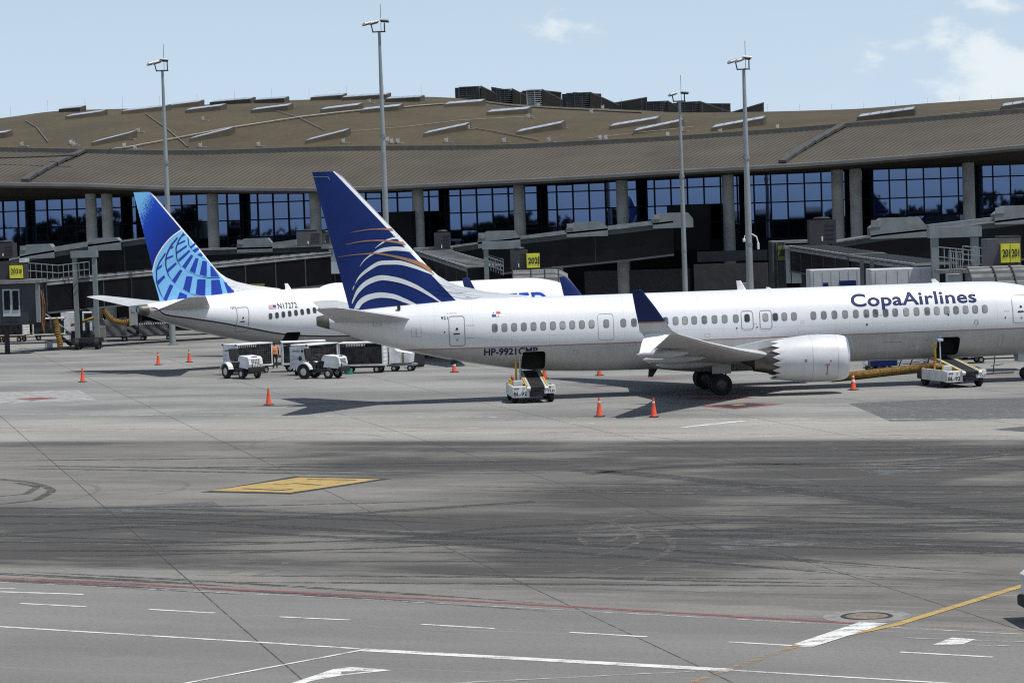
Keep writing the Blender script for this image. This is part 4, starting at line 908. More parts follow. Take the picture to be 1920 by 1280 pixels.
def blade(jet, st, h=.42, c_=.42, top=True, mat=WHITE):
    z = jet.zt(st) - .03 if top else jet.zb(st) + .03; sg = 1 if top else -1
    loft(MB(), [((-st + c_ / 2, 0, z), c_, .12, (0, 1, 0)), ((-st - .05 + c_ * .0, 0, z + sg * h), c_ * .5, .12, (0, 1, 0))], 6).build('antenna', mat, jet.root, smooth=True)
blade(A, A.loc(1391, 540)[0], .52, .48); blade(A, A.loc(1755, 527)[0], .24, .42); blade(A, A.loc(1443, 540)[0], .12, .3); blade(A, A.loc(855, 676)[0], .22, .5, False, DARK); blade(A, A.loc(1225, 690)[0] , .45, .5, False, DARK)
MB().tube([(-A.loc(747, 588)[0], -.8, 5.0), (-A.loc(747, 588)[0], -.8, 5.28)], .09, 8).build('antenna', INK, A.root)
MB().bevbox((-38.9, -.62, 4.30), (.9, .18, .14), .04).bevbox((-39.9, -.55, 4.40), (.6, .14, .10), .03).build('stabilizer_hinge', DARK, A.root)
# ---------------------------------------------------------------- second airliner (white, globe on a blue tail)
PU = R(36); U = Jet(38.9, -25.05 + 38.9 * math.cos(PU), 190 + 38.9 * math.sin(PU), PU, 'airliner', 'white airliner with blue globe tail parked behind the nearer one', -3.0, .20)
m, n_, b_ = newmat('far_livery'); vv, x_, y_, z_ = coords(n_, 'object')
swp = [(273, 573), (300, 578), (317, 590), (360, 597), (410, 605), (480, 617), (540, 627), (590, 630), (662, 629.5)]
sz = [U.loc(x, y, -1.2 if x < 420 else -1.75) for x, y in swp]; sz = sorted(sz); sz = [(0.0, sz[0][1] + .9), (sz[0][0] - 10, sz[0][1] + .25)] + sz + [(41.0, sz[-1][1] + .2)]
fc = n_.nodes.new('ShaderNodeFloatCurve'); cv = fc.mapping.curves[0]; fc.mapping.use_clip = False
cv.points[0].location = (0, sz[0][1] / 6); cv.points[1].location = (1, sz[-1][1] / 6)
for a, z in sz[1:-1]: cv.points.new(a / 41.0, z / 6)
fc.mapping.update(); n_.links.new((x_ * (-1 / 41.0)).k, fc.inputs['Value']); zl_ = Ex(n_, fc.outputs[0]) * 6.0
dirt = noise(n_, comb(n_, x_ * .35, y_ * .6, z_ * 1.2), 1.0, 6, .62)
cw = cmix(n_, dirt.sm(.42, .72) * .4, (0.80, 0.81, 0.83), (0.67, 0.69, 0.70)); cg = cmix(n_, dirt.sm(.36, .70) * .7, (0.40, 0.40, 0.40), (0.28, 0.28, 0.28))
dz = z_ - zl_
col = cmix(n_, dz.gt(-.05), cg, (.006, .010, .035)); col = cmix(n_, dz.gt(.06), col, cw)
n_.links.new(col, b_.inputs['Base Color']); b_.inputs['Roughness'].default_value = .32; b_.inputs['Coat Weight'].default_value = .3
uh = U.loc(552, 634, -1.7)
U.body(m, [(uh[0], uh[1], 1.2, .85)], HOLD)
m, n_, b_ = newmat('far_fin_livery'); vv, x_, y_, z_ = coords(n_, 'object')
kk = U.L - 42.1
le = (z_ - 7.29) * 0.891 + 36.22 + kk
grad = (z_ * .16 - x_ * .30 - 13.05 + kk * -.30 - .78)
st_ = 0.0 - x_
gr = ((z_ - 9.2) / 3.2 + (st_ - (40.9 + kk)) / 1.6 - .45)
dots = noise(n_, vv, 26.0, 1, .4)
bl = cmix(n_, gr.sm(-1.5, .4), (0.006, 0.022, 0.20), (0.008, 0.055, 0.42)); bl = cmix(n_, (gr + (dots - .5) * 1.6).sm(.30, .65), bl, (0.18, 0.46, 0.78))
col = cmix(n_, (st_ - le).gt(.15), (0.80, 0.81, 0.83), bl)
n_.links.new(col, b_.inputs['Base Color']); b_.inputs['Roughness'].default_value = .38; b_.inputs['Specular IOR Level'].default_value = .25
finu = U.fin(m)
def Z1(pts): return [(240 + x / 5.12, 350 + y / 5.12) for x, y in pts]
LBL = pm('globe_light_blue', (0.20, 0.50, 0.82), .4, var=.05); DBL = pm('globe_deep_blue', (0.010, 0.045, 0.38), .4, var=.08); RBL = pm('globe_line_blue', (0.006, 0.03, 0.22), .4)
# globe field: between the white rim arc and the front edge / fuselage
rim = [(505, 405), (400, 480), (310, 590), (255, 700), (228, 820)]
U.fin_band(Z1([(508, 412), (560, 470), (640, 570), (720, 670), (800, 770), (870, 850), (960, 950), (1050, 1040)]), Z1([(500, 412), (400, 485), (312, 595), (258, 705), (232, 820), (258, 930), (290, 1040), (306, 1112)]), LBL, 'globe_field', finu, .010, 60, 40)
U.fin_band(Z1(rim), Z1([(505, 418), (405, 492), (318, 600), (263, 708), (236, 822)]), FWH, 'globe_rim', finu, .026)
def ringl(pts, t, mt, off=.034): U.fin_band(Z1(pts), Z1([(x + t, y + t * .8) for x, y in pts]), mt, 'globe_line', finu, off, 60)
ringl([(562, 485), (565, 545), (590, 590), (640, 640), (690, 675), (722, 688)], 9, RBL)
ringl([(520, 440), (465, 520), (443, 600), (450, 680), (490, 760), (560, 810), (640, 845), (740, 868), (860, 868)], 10, RBL)
ringl([(455, 485), (385, 580), (352, 670), (348, 740), (370, 830), (430, 920), (520, 990), (620, 1035), (740, 1058), (850, 1050)], 11, RBL)
ringl([(345, 635), (288, 730), (265, 810), (268, 900), (290, 980), (320, 1050), (370, 1100)], 10, RBL)
cells = [[(578, 578), (640, 535), (650, 550), (592, 592)], [(605, 610), (660, 580), (680, 600), (630, 632)], [(650, 652), (690, 632), (712, 660), (690, 672)],
         [(505, 470), (530, 455), (545, 462), (512, 480)], [(462, 545), (532, 512), (540, 525), (458, 562)], [(448, 628), (545, 560), (555, 575), (452, 648)], [(466, 700), (572, 605), (585, 620), (478, 722)],
         [(505, 765), (590, 650), (610, 665), (535, 790)], [(575, 805), (632, 685), (662, 690), (625, 832)], [(668, 842), (700, 710), (745, 715), (735, 862)], [(775, 862), (778, 760), (800, 772), (862, 862)],
         [(395, 585), (418, 568), (425, 580), (400, 600)], [(356, 682), (425, 655), (420, 672), (352, 702)], [(360, 800), (445, 725), (455, 742), (370, 828)], [(412, 900), (485, 795), (508, 805), (440, 928)], [(515, 980), (545, 858), (603, 862), (575, 1015)], [(632, 1030), (648, 888), (725, 890), (720, 1055)], [(778, 1055), (780, 895), (862, 892), (890, 1045), (850, 1052)], [(905, 905), (990, 985), (1052, 1038), (945, 1042)],
         [(275, 785), (322, 742), (318, 770), (272, 805)], [(275, 908), (335, 850), (352, 865), (290, 940)], [(335, 1080), (395, 935), (425, 950), (365, 1100)], [(455, 1100), (485, 1010), (552, 1040), (545, 1092)]]
for q in cells:
    px = Z1(q); lq = [U.loc(*p) for p in px]
    if len(lq) == 4:
        sub = []
        for i in range(8):
            for j in range(8):
                def P(a, b2):
                    t0 = (lq[0][0] + (lq[1][0] - lq[0][0]) * a, lq[0][1] + (lq[1][1] - lq[0][1]) * a); t1 = (lq[3][0] + (lq[2][0] - lq[3][0]) * a, lq[3][1] + (lq[2][1] - lq[3][1]) * a)
                    return (t0[0] + (t1[0] - t0[0]) * b2, t0[1] + (t1[1] - t0[1]) * b2)
                sub.append([P(i / 8, j / 8), P((i + 1) / 8, j / 8), P((i + 1) / 8, (j + 1) / 8), P(i / 8, (j + 1) / 8)])
        U.fin_poly(sub, DBL, 'globe_cell', finu, .024)
    else: U.fin_poly([lq], DBL, 'globe_cell', finu, .028)
U.wings(WGREY, pm('winglet_blue', (0.012, 0.035, 0.20), .4, var=.08), COPPER, False)
UC = pm('blue_cowl', (.012, .04, .25), .35, var=.1)
for sd in (-1, 1): U.engine(sd, UC, LIP)
U.gear(); tailcone(U)
for k in range(34):
    st, z = U.loc(508, 592.5, -1.85); st -= .508 * k
    if st < 6: break
    wf = U.patch(rrect(st, 3.94 if k > 7 else z + (3.94 - z) * k / 8, .30, .42, .12, 4), WRIM, 'window'); U.patch(rrect(st, 3.94 if k > 7 else z + (3.94 - z) * k / 8, .245, .365, .10, 4), WGLASS, 'pane', wf, .018)
door(U, 448, 575, 468, 623, .04)
UB = pm('title_united_blue', (0.015, 0.055, 0.38), .6, var=.05, spec=.2)
st, z = U.loc(520, 578.5, -1.6); U.text('N17272', st, z, .52, INK, 'registration', bold=.008, space=1.08, fit=st - U.loc(556, 577.5, -1.6)[0])
st, z = U.loc(430.5, 579, -1.4); U.text('7272', st, z, .18, INK, 'fleet_number', bold=.004, sx=1.1, space=1.1)
st, z = U.loc(1026, 548, -1.4); U.text('UNITED', st + 7.95, z - 1.15, 1.75, UB, 'airline_title', bold=.03, sx=1.18, space=1.05)
a = U.loc(503, 579, -1.6); b2 = U.loc(516.5, 571.5, -1.6); fw_, fh = a[0] - b2[0], b2[1] - a[1]
U.patch([(a[0], a[1]), (b2[0], a[1]), (b2[0], b2[1]), (a[0], b2[1])], WHITE, 'flag')
for k in range(0, 7, 2): U.patch([(a[0], a[1] + fh * k / 7), (b2[0], a[1] + fh * k / 7), (b2[0], a[1] + fh * (k + 1) / 7), (a[0], a[1] + fh * (k + 1) / 7)], RED, 'flag_stripe', None, .017)
U.patch([(b2[0] + fw_ * .42, a[1] + fh * .45), (b2[0], a[1] + fh * .45), (b2[0], b2[1]), (b2[0] + fw_ * .42, b2[1])], FBLUE, 'flag_canton', None, .022)
blade(U, U.loc(541, 542)[0], .45, .5)
b = MB()
rows = [[(-(U.loc(633, 540)[0]) + 1.6 - 3.2 * t, .62 * math.sin(math.pi * t) ** .5 * math.cos(math.pi * j / 12), 5.28 + .42 * math.sin(math.pi * t) ** .6 * math.sin(math.pi * j / 12)) for j in range(13)] for t in np.linspace(.0, 1, 15)]
b.grid(rows); b.build('antenna_dome', WHITE, U.root, smooth=True)

# ================================================================== LIGHT MASTS
def mast(px_top, py_top, px_bot, py_bot, D, r0, label, kind):
    a = at((px_top + px_bot) / 2, (py_top + py_bot) / 2, D); zt = at(px_top, py_top, D).z
    t = thing('light_mast', label, 'light mast', (a.x, a.y, 0), 0, 'tall floodlight masts along the stands')
    MB().lathe([(r0, 0), (r0 * .82, zt * .5), (r0 * .42, zt)], n=16, close=True).build('pole', pm('mast_steel', (.33, .355, .36), .5, .35, var=.12, scale=.4), t, smooth=True)
    MB().lathe([(r0 * 1.7, 0), (r0 * 1.7, .08), (r0 * 1.1, .1)], n=16, close=True).build('base_plate', STEEL, t)
    for z in (zt * .33, zt * .66): MB().lathe([(r0 * .95, z), (r0 * .95, z + .25)], n=16).build('collar', STEEL, t)
    MB().tube([(-.5, 0, zt - .05), (-.62, 0, zt + .55)], .05, 6).tube([(.42, 0, zt - .05), (.42, 0, zt + .7)], .05, 6).tube([(-.52, 0, zt), (.5, 0, zt)], .06, 6).tube([(0, -.6, zt), (0, .6, zt)], .05, 6).build('bracket', DARK, t)
    MB().tube([(.15, 0, zt), (.15, 0, zt + 2.2)], .02, 5).build('lightning_rod', DARK, t)
    heads = [(-.92, -.1, .62, .55), (-.35, -.45, .66, .35), (.45, -.3, .80, -.15)] if kind == 0 else [(-.85, -.1, .58, .5), (-.32, -.5, .64, .45), (.22, -.5, .80, .15)] if kind == 1 else [(-.55, -.3, .55, .4), (.42, -.3, .66, -.1)]
    for (x, y, z, rz) in heads:
        f = bpy.data.objects.new('floodlight', None); COL.objects.link(f); f.parent = t; f.location = (x, y, zt + z); f.scale = (.68, .68, .8); f.rotation_euler = (R(-12), R(-14) if x < 0 else R(6), rz)
        MB().bevbox((0, 0, .08), (1.05, .85, .16), .04).build('housing', pm('lamp_white', (.66, .67, .68), .4, .2, var=.1), f)
        MB().box((0, 0, -.02), (.92, .72, .05)).build('lens', pm('lamp_lens', (.10, .10, .11), .2, .3, var=.15), f)
        for k in range(5): MB().box((-.4 + .2 * k, 0, .19), (.03, .7, .07)).build('cooling_fin', WGREY, f)
    return t
mast(302, 133, 317, 393, 236, .26, 'leftmost floodlight mast, shorter grey pole rising behind the globe tail', 1)
mast(712.5, 60, 722, 410, 226, .27, 'tallest floodlight mast rising just right of the dark blue tail', 0)
mt_ = mast(1396.5, 130, 1404.5, 540, 222, .30, 'floodlight mast with white camera arm, right of the overwing exits', 1)
mast(1277, 190, 1282, 540, 240, .24, 'thin floodlight mast left of the camera mast, in front of dark walls', 2)
qz = at(1400, 442, 222); b = MB(); b.tube([(0, 0, qz.z), (.25, -.1, qz.z + .12), (.6, -.15, qz.z - .1), (.72, -.15, qz.z - .6)], .05, 8); b.tube([(0, 0, qz.z), (-.3, -.1, qz.z + .02), (-.36, -.1, qz.z - .25)], .05, 8); b.build('camera_arm', WHITE, mt_, smooth=True)
MB().bevbox((.72, -.15, qz.z - .85), (.18, .2, .5), .03).bevbox((-.37, -.1, qz.z - .35), (.22, .22, .26), .05).build('security_camera', WHITE, mt_)

# ================================================================== BOARDING WALKWAYS AND BRIDGES
BDARK = pm('bridge_dark_glass', (0.006, 0.007, 0.009), .35, var=.3, scale=.6, spec=.18); BGREY = pm('bridge_grey', (0.085, 0.095, 0.10), .6, 0, var=.15, scale=1.0, spec=.3); BEDGE = pm('bridge_edge', (.24, .25, .255), .5, 0, var=.25, scale=1.5)
BROOF = pm('bridge_roof_pale', (.20, .205, .205), .55, 0, var=.25, scale=1.2); ACM = pm('ac_charcoal', (0.032, 0.033, 0.037), .6, 0, var=.15, scale=1.5); PANEL = pm('pale_panel', (.46, .50, .52), .5, var=.1, scale=1)
def rel(root, p): return Vector(p) - root.location
def bpx(b, x0, y0, x1, y1, D, dep, root=None, zmin=None, rz=0.0):
    l = at(x0, (y0 + y1) / 2, D); r_ = at(x1, (y0 + y1) / 2, D); t = at((x0 + x1) / 2, y0, D); q = at((x0 + x1) / 2, y1, D); z0 = q.z if zmin is None else zmin
    c_ = Vector(((l.x + r_.x) / 2, D + dep / 2, (t.z + z0) / 2)); c_ = rel(root, c_) if root else c_
    return b.box(c_, (r_.x - l.x, dep, t.z - z0), Matrix.Rotation(rz, 3, 'Z') if rz else None)
def beam(b, p0, p1, wd, ht):               # box along p0..p1 with vertical section
    p0, p1 = Vector(p0), Vector(p1); d = (p1 - p0); f = Vector((d.x, d.y, 0)).normalized(); s_ = Vector((-f.y, f.x, 0)) * wd / 2; u_ = Vector((0, 0, ht / 2))
    q = [-s_ - u_, s_ - u_, s_ + u_, -s_ + u_]; b.add([p0 + k for k in q] + [p1 + k for k in q], [(0, 1, 2, 3), (7, 6, 5, 4), (0, 4, 5, 1), (1, 5, 6, 2), (2, 6, 7, 3), (3, 7, 4, 0)]); return b
def hood(root, x0, y0, x1, y1, D):
    a = at(x0, y1, D); c_ = at(x1, y1, D); zt = at((x0 + x1) / 2, y0, D).z; zb = (a.z + c_.z) / 2; h = zt - zb; w_ = c_.x - a.x
    P = [(a.x, zb - .3), (c_.x, zb - .3), (c_.x, zb + h * .45), (c_.x - w_ * .13, zt), (a.x + w_ * .20, zt), (a.x, zb + h * .45)]
    b = MB(); b.prism([(x - root.location.x, z - root.location.z) for x, z in P], D - root.location.y, D + 2.0 - root.location.y, 'y'); o = b.build('roof_hood', HOODM, root)
    b = MB(); b.box(((a.x + w_ * .10) - root.location.x, D - .03 - root.location.y, zb + h * .70 - root.location.z), (w_ * .17, .05, h * .40)); b.build('hood_panel', BEDGE, o)
def walkway(label, pts, D, ht, hoods, strips):
    p = [at(x, y, D) for x, y in pts]; t = thing('boarding_walkway', label, 'walkway', (p[0].x, D, 0), 0, 'fixed dark boarding walkways')
    for a, c_ in zip(p[:-1], p[1:]):
        A0, C0 = rel(t, a), rel(t, c_)
        beam(MB(), A0 + Vector((0, 1.4, -ht / 2)), C0 + Vector((0, 1.4, -ht / 2)), 2.8, ht).build('glazed_side', BDARK, t)
        beam(MB(), A0 + Vector((0, 1.35, .02)), C0 + Vector((0, 1.35, .02)), 3.3, .16).build('roof_edge', BEDGE, t)
        beam(MB(), A0 + Vector((0, 1.4, -.28)), C0 + Vector((0, 1.4, -.28)), 3.0, .42).build('roof_fascia', BGREY, t)
        beam(MB(), A0 + Vector((0, 1.4, -ht)), C0 + Vector((0, 1.4, -ht)), 3.0, .18).build('floor_edge', BGREY, t)
        n = max(1, int((c_ - a).length / 2.6))
        for k in range(1, n): q = A0.lerp(C0, k / n); MB().box(q + Vector((0, -.03, -ht * .55)), (.07, .08, ht * .8)).build('side_post', DARK, t)
    for h in hoods: hood(t, *h, D - .3)
    for (x0, y0, x1, y1) in strips: beam(MB(), rel(t, at(x0, y0, D + 1)), rel(t, at(x1, y1, D + 1)), 2.0, .5).build('roof_duct', HOODM, t)
    q = rel(t, p[0].lerp(p[-1], .55)); MB().lathe([(.5, 0), (.5, p[0].lerp(p[-1], .55).z - ht)], (q.x, 1.4, 0), n=16).build('support_column', CONC, t, smooth=True)
    return t
walkway('dark walkway rising rightward behind the 203 sign to the terminal', [(18, 487), (60, 478), (165, 461), (300, 443)], 248, 3.0, [(37, 458, 102, 478), (165, 446, 227, 463)], [(103, 468, 166, 458), (228, 457, 300, 449)])
walkway('nearly level dark walkway between the globe tail and the dark blue tail', [(350, 469), (500, 465), (640, 459)], 256, 3.2, [(444, 447, 511, 467)], [(511, 460, 556, 454)])
walkway('dark walkway with two grey hoods rising right of the dark blue tail', [(775, 473), (900, 456), (1060, 438), (1170, 427), (1262, 416)], 250, 2.9, [(896, 433, 976, 458), (1062, 416, 1140, 437), (1224, 399, 1300, 421)], [(976, 448, 1078, 435), (1140, 429, 1225, 419)])
walkway('dark walkway rising toward the right edge behind the 201 sign', [(1560, 455), (1650, 441), (1745, 431), (1850, 418), (1990, 402)], 238, 3.4, [(1632, 408, 1738, 440), (1865, 385, 1965, 413)], [(1738, 427, 1868, 412)])
def acbox(root, x0, y0, x1, y1, D, mat=ACM):
    b = MB(); bpx(b, x0, y0, x1, y1, D, 1.8, root); o = b.build('air_conditioner', mat, root)
    l = at(x0, y0, D); r_ = at(x1, y0, D); c_ = rel(root, (l + r_) / 2 + Vector((0, .9, 0))); w_ = r_.x - l.x
    MB().lathe([(w_ * .30, 0), (w_ * .33, .12), (w_ * .24, .22), (.01, .24)], c_, n=14).build('fan_guard', DARK, o)
    q = MB(); bpx(q, x0 + (x1 - x0) * .45, y0 + (y1 - y0) * .68, x0 + (x1 - x0) * .50, y0 + (y1 - y0) * .86, D - .03, .03, root); q.build('label_plate', WHITE, o)
    for k in range(4):
        s_ = MB(); bpx(s_, x0 + (x1 - x0) * .58, y0 + (y1 - y0) * (.15 + .18 * k), x0 + (x1 - x0) * .94, y0 + (y1 - y0) * (.22 + .18 * k), D - .03, .03, root); s_.build('grille_slat', DARK, o)
def rails(root, pts, ht, n, D=None, mid=2):
    p = [rel(root, q) for q in pts]; b = MB()
    for lv in range(1, mid + 1):
        for a, c_ in zip(p[:-1], p[1:]): b.tube([a + Vector((0, 0, ht * lv / mid)), c_ + Vector((0, 0, ht * lv / mid))], .035, 5)
    b.build('handrail', STEEL, root)
    for a, c_ in zip(p[:-1], p[1:]):
        for k in range(n + 1): q = a.lerp(c_, k / n); MB().tube([q, q + Vector((0, 0, ht))], .03, 5).build('rail_post', STEEL, root)
def portal(root, x0, y0, x1, y1, D, lw, xl, xr):
    q = MB(); bpx(q, x0, y0, x1, y1, D, 1.0, root); q.build('lift_beam', HOODM, root)
    for x in (xl, xr):
        q = MB(); bpx(q, x - lw / 2, y1, x + lw / 2, y1 + 60, D + .1, .55, root, .5); q.build('lift_leg', HOODM, root)
        c_ = rel(root, at(x, y1, D)); c_.z = .45
        for dy in (-.35, .6): MB().lathe([(.2, -.16), (.45, -.16), (.45, .16), (.2, .16)], (c_.x, c_.y + dy, .45), 'x', 18).build('drive_wheel', BLACK, root)
    a = rel(root, at(xl, y1, D)); c_ = rel(root, at(xr, y1, D)); MB().box(((a.x + c_.x) / 2, a.y + .2, .75), (abs(c_.x - a.x) + .8, .7, .4)).build('bogie', DARK, root)
def sign(root, x0, y0, x1, y1, D, txt, two=True):
    q = MB(); bpx(q, x0, y0, x1, y1, D, .35, root); o = q.build('gate_sign', SIGNY, root)
    l = rel(root, at(x0, (y0 + y1) / 2, D)); r_ = rel(root, at(x1, (y0 + y1) / 2, D)); w_ = r_.x - l.x; h = at(x0, y0, D).z - at(x0, y1, D).z; sz = h * .58
    if two:
        flat_text(txt, sz, 'gate_number', INK, o, (l.x + w_ * .07, l.y - .02, l.z - h * .21), (1, 0, 0), (0, 0, 1), bold=.015, fit=w_ * .40)
        flat_text(txt, sz, 'gate_number', INK, o, (l.x + w_ * .55, l.y - .02, l.z - h * .21), (1, 0, 0), (0, 0, 1), bold=.015, fit=w_ * .40)
        MB().box((l.x + w_ * .5, l.y - .015, l.z), (.02, .02, h * .98)).build('sign_fold', pm('sign_dark', (.35, .33, .03), .5), o)
    return o, l, w_, h
def tunnel(root, p0, p1, wd, ht, roofm, posts=6):
    a, c_ = rel(root, p0), rel(root, p1)
    beam(MB(), a, c_, wd, ht).build('tunnel_side', BDARK, root)
    for z, nm, mt in ((ht / 2 + .06, 'tunnel_roof', roofm), (-ht / 2 - .05, 'tunnel_floor', BGREY)): beam(MB(), a + Vector((0, 0, z)), c_ + Vector((0, 0, z)), wd + .3, .14).build(nm, mt, root)
    d = (c_ - a); f = Vector((d.x, d.y, 0)).normalized(); s_ = Vector((f.y, -f.x, 0)); s_ = s_ if s_.y < 0 else -s_
    for k in range(posts + 1):
        q = a + d * (k / posts); MB().bar(q + s_ * (wd / 2 + .03) + Vector((0, 0, -ht / 2)), q + s_ * (wd / 2 + .03) + Vector((0, 0, ht / 2)), .08).build('side_post', BGREY, root)
    for k in range(posts * 3):
        q = a + d * ((k + .5) / (posts * 3)) + Vector((0, 0, ht / 2 + .16)); MB().bar(q - s_ * wd / 2, q + s_ * wd / 2, .07, .06).build('roof_rib', BGREY, root)
    beam(MB(), a + s_ * (wd / 2 + .06) + Vector((0, 0, ht / 2 - .18)), c_ + s_ * (wd / 2 + .06) + Vector((0, 0, ht / 2 - .18)), .10, .22).build('edge_beam', BEDGE, root)
def canopy(root, x0, y0, x1, y1, D, n=7):
    l = rel(root, at(x0, y1, D)); r_ = rel(root, at(x1, y1, D)); zt = at((x0 + x1) / 2, y0, D).z; w_ = r_.x - l.x; h = zt - l.z + .1
    rows = []
    for i in range(n + 1):
        t = i / n; dz = h * math.sin(t * math.pi / 2) ** .8; rows.append([(l.x + w_ * u_ + .12 * t * w_ * (1 - u_) * 0, l.y + 2.6 * t, l.z - .2 + dz - max(0, u_ - .72) ** 2 * h * 5) for u_ in np.linspace(0, 1, 13)])
    for i in range(n):                     # each fold of the bellows is its own piece
        a, c_ = rows[i], rows[i + 1]; b = MB(); mid = [(Vector(p) + Vector(q)) / 2 + Vector((0, -.10, .10)) for p, q in zip(a, c_)]
        b.grid([a, mid, c_]); b.build('canopy_fold', BROOF if i % 2 == 0 else BGREY, root, recalc=False)
    for u_ in (0.02, .35, .62, .9):
        k = int(u_ * 12); b = MB(); b.tube([Vector(r[k]) + Vector((0, -.12, .10)) for r in rows], .05, 5); b.build('canopy_rib', DARK, root)
    bp_ = MB(); bpx(bp_, x0, y1 - 2, x1, y1 + 40, D + .4, 2.4, root); bp_.build('cab_wall', BGREY, root)

# gate 203 bridge, cab at the left edge
q = at(40, 560, 228)
B3 = thing('boarding_bridge', 'boarding bridge with sign 203 and white framed doors at the left edge', 'boarding bridge', (q.x, 228, 0), 0, 'boarding bridges')
tunnel(B3, at(612, 503, 252), at(330, 532, 243), 2.7, 2.75, BEDGE, 5); tunnel(B3, at(330, 532, 243), at(70, 557, 232), 2.4, 2.5, BEDGE, 5)
b = MB(); bpx(b, 466, 532, 496, 541, 245, .1, B3); b.build('caution_plate', pm('caution_olive', (.28, .24, .03), .6, var=.2), B3)
b = MB(); bpx(b, 603, 463, 618, 545, 251, 3.0, B3); b.build('rotunda', BGREY, B3)
for k in range(5): b = MB(); bpx(b, 603 + k * 3, 466, 604.2 + k * 3, 516, 250.9, .1, B3); b.build('rotunda_rib', DARK, B3)
b = MB(); bpx(b, 617, 467, 641, 513, 250.7, 1.0, B3); b.build('rotunda_panel', PANEL, B3)
b = MB(); bpx(b, 603, 461, 645, 466, 250.5, 3.4, B3); b.build('rotunda_roof', BEDGE, B3)
b = MB(); bpx(b, 617, 514, 690, 535, 251, 3.0, B3); b.build('rotunda_skirt', DWALL, B3)
b = MB(); bpx(b, 618, 530, 632, 560, 251.5, 1.2, B3, 0); b.build('rotunda_column', CONC, B3)
acbox(B3, 556, 434, 602, 461, 251, pm('ac_grey', (.085, .087, .092), .55, var=.15)); acbox(B3, 602, 437, 618, 458, 252, BGREY)
b = MB(); bpx(b, -30, 531, 72, 603, 228, 3.0, B3); b.build('cab', pm('cab_charcoal', (.035, .042, .052), .5, var=.2, scale=.8), B3)
b = MB(); bpx(b, -30, 525, 74, 532, 227.6, 3.6, B3); b.build('cab_roof', BROOF, B3)
b = MB(); bpx(b, 67, 532, 74, 604, 227.7, .5, B3); b.build('cab_corner_post', HOODM, B3)
for (x0, x1) in ((5, 21), (21, 37)):
    f = MB(); bpx(f, x0, 542, x1, 593, 227.9, .12, B3); dd = f.build('cab_door', PANEL, B3); f = MB(); bpx(f, x0 + 2.5, 545, x1 - 2.5, 581, 227.85, .1, B3); f.build('door_pane', BDARK, dd)
b = MB(); bpx(b, -30, 490, 45, 527, 229, 2.4, B3); b.build('equipment_house', ACM, B3)
b = MB(); bpx(b, 36, 485, 45, 492, 228.9, 2.5, B3); b.build('house_cap', PANEL, B3)
acbox(B3, -12, 456, 25, 484, 229)
o, l, w_, h = sign(B3, 18, 497.5, 42, 521.5, 228.7, '203', False)
flat_text('203', h * .56, 'gate_number', INK, o, (l.x + w_ * .10, l.y - .02, l.z - h * .16), (1, 0, 0), (0, 0, 1), bold=.008, fit=w_ * .56); flat_text('20', h * .42, 'gate_number', INK, o, (l.x + w_ * .73, l.y - .02, l.z - h * .12), (1, 0, 0), (0, 0, 1), bold=.015, fit=w_ * .22)
rails(B3, [at(47, 521, 231), at(110, 526, 232), at(168, 519, 233)], 1.25, 6)
portal(B3, 132, 470, 181, 483, 233, 8, 140, 177)
b = MB(); b.tube([rel(B3, at(x, y, 229)) for x, y in ((76, 545), (79, 560), (80, 580), (79, 605), (83, 625))], .09, 8); b.tube([rel(B3, at(x, y, 229)) for x, y in ((80, 550), (84, 570), (84, 600), (81, 620))], .05, 8); b.build('hanging_cable', pm('cable_brown', (.20, .09, .03), .7, var=.3), B3)
b = MB(); bpx(b, -30, 603, 70, 609, 228, 3.2, B3); b.build('cab_floor', DARK, B3)
b = MB(); bpx(b, 8, 605, 16, 660, 229.5, .5, B3, 0); b.build('support_leg', DARK, B3); b = MB(); bpx(b, 146, 575, 154, 660, 236, .4, B3, 0); b.build('support_leg', DARK, B3)
def bellow(b, pts, r_, pitch=.16):
    fx = [pchip(range(len(pts)), [p[i] for p in pts]) for i in range(3)]; P = [Vector((fx[0](t), fx[1](t), fx[2](t))) for t in np.linspace(0, len(pts) - 1, 200)]
    L = sum((P[i + 1] - P[i]).length for i in range(199)); n = int(L / (pitch / 2)); Q = [Vector([f(t) for f in fx]) for t in np.linspace(0, len(pts) - 1, n + 1)]
    b.tube(Q, [r_ * (1 if i % 2 else .80) for i in range(n + 1)], 12); return b
hz = bellow(MB(), [at(195, 580, 226), at(203, 592, 226), at(214, 601, 226), at(230, 605, 226), at(243, 602, 226)], .24, .17).build('air_hose', HOSE); tag(hz, 'yellow air hose hanging in a curve left of the globe tail cone', 'hose', 'yellow ribbed air hoses')
hz = bellow(MB(), [at(103, 596, 227), at(106, 610, 227), at(109, 625, 226.8), at(112, 640, 226.6), at(113, 651, 226.4)], .25, .17).build('air_hose', HOSE); tag(hz, 'yellow air hose hanging to the ground beside the 203 stairs', 'hose', 'yellow ribbed air hoses')
# gate 202 bridge
q = at(930, 500, 217)
B2 = thing('boarding_bridge', 'boarding bridge with yellow 202 sign behind the parked airliners', 'boarding bridge', (q.x, 217, 0), 0, 'boarding bridges')
b = MB(); bpx(b, 780, 468, 812, 540, 248, 3.2, B2); b.build('rotunda', BGREY, B2)
for (x0, x1) in ((788, 794), (797, 804)): b = MB(); bpx(b, x0, 473, x1, 505, 247.8, .3, B2); b.build('rotunda_panel', PANEL, B2)
b = MB(); bpx(b, 775, 464, 848, 470, 247.5, 3.6, B2); b.build('rotunda_roof', BEDGE, B2)
acbox(B2, 814, 436, 844, 470, 247)
tunnel(B2, at(812, 492, 247), at(908, 524, 219), 2.6, 1.9, BROOF, 5)
for x, yb in ((862, 505), (842, 500)): b = MB(); bpx(b, x - 2, yb, x + 2, yb + 30, 231, .4, B2, 0); b.build('support_leg', BEDGE, B2)
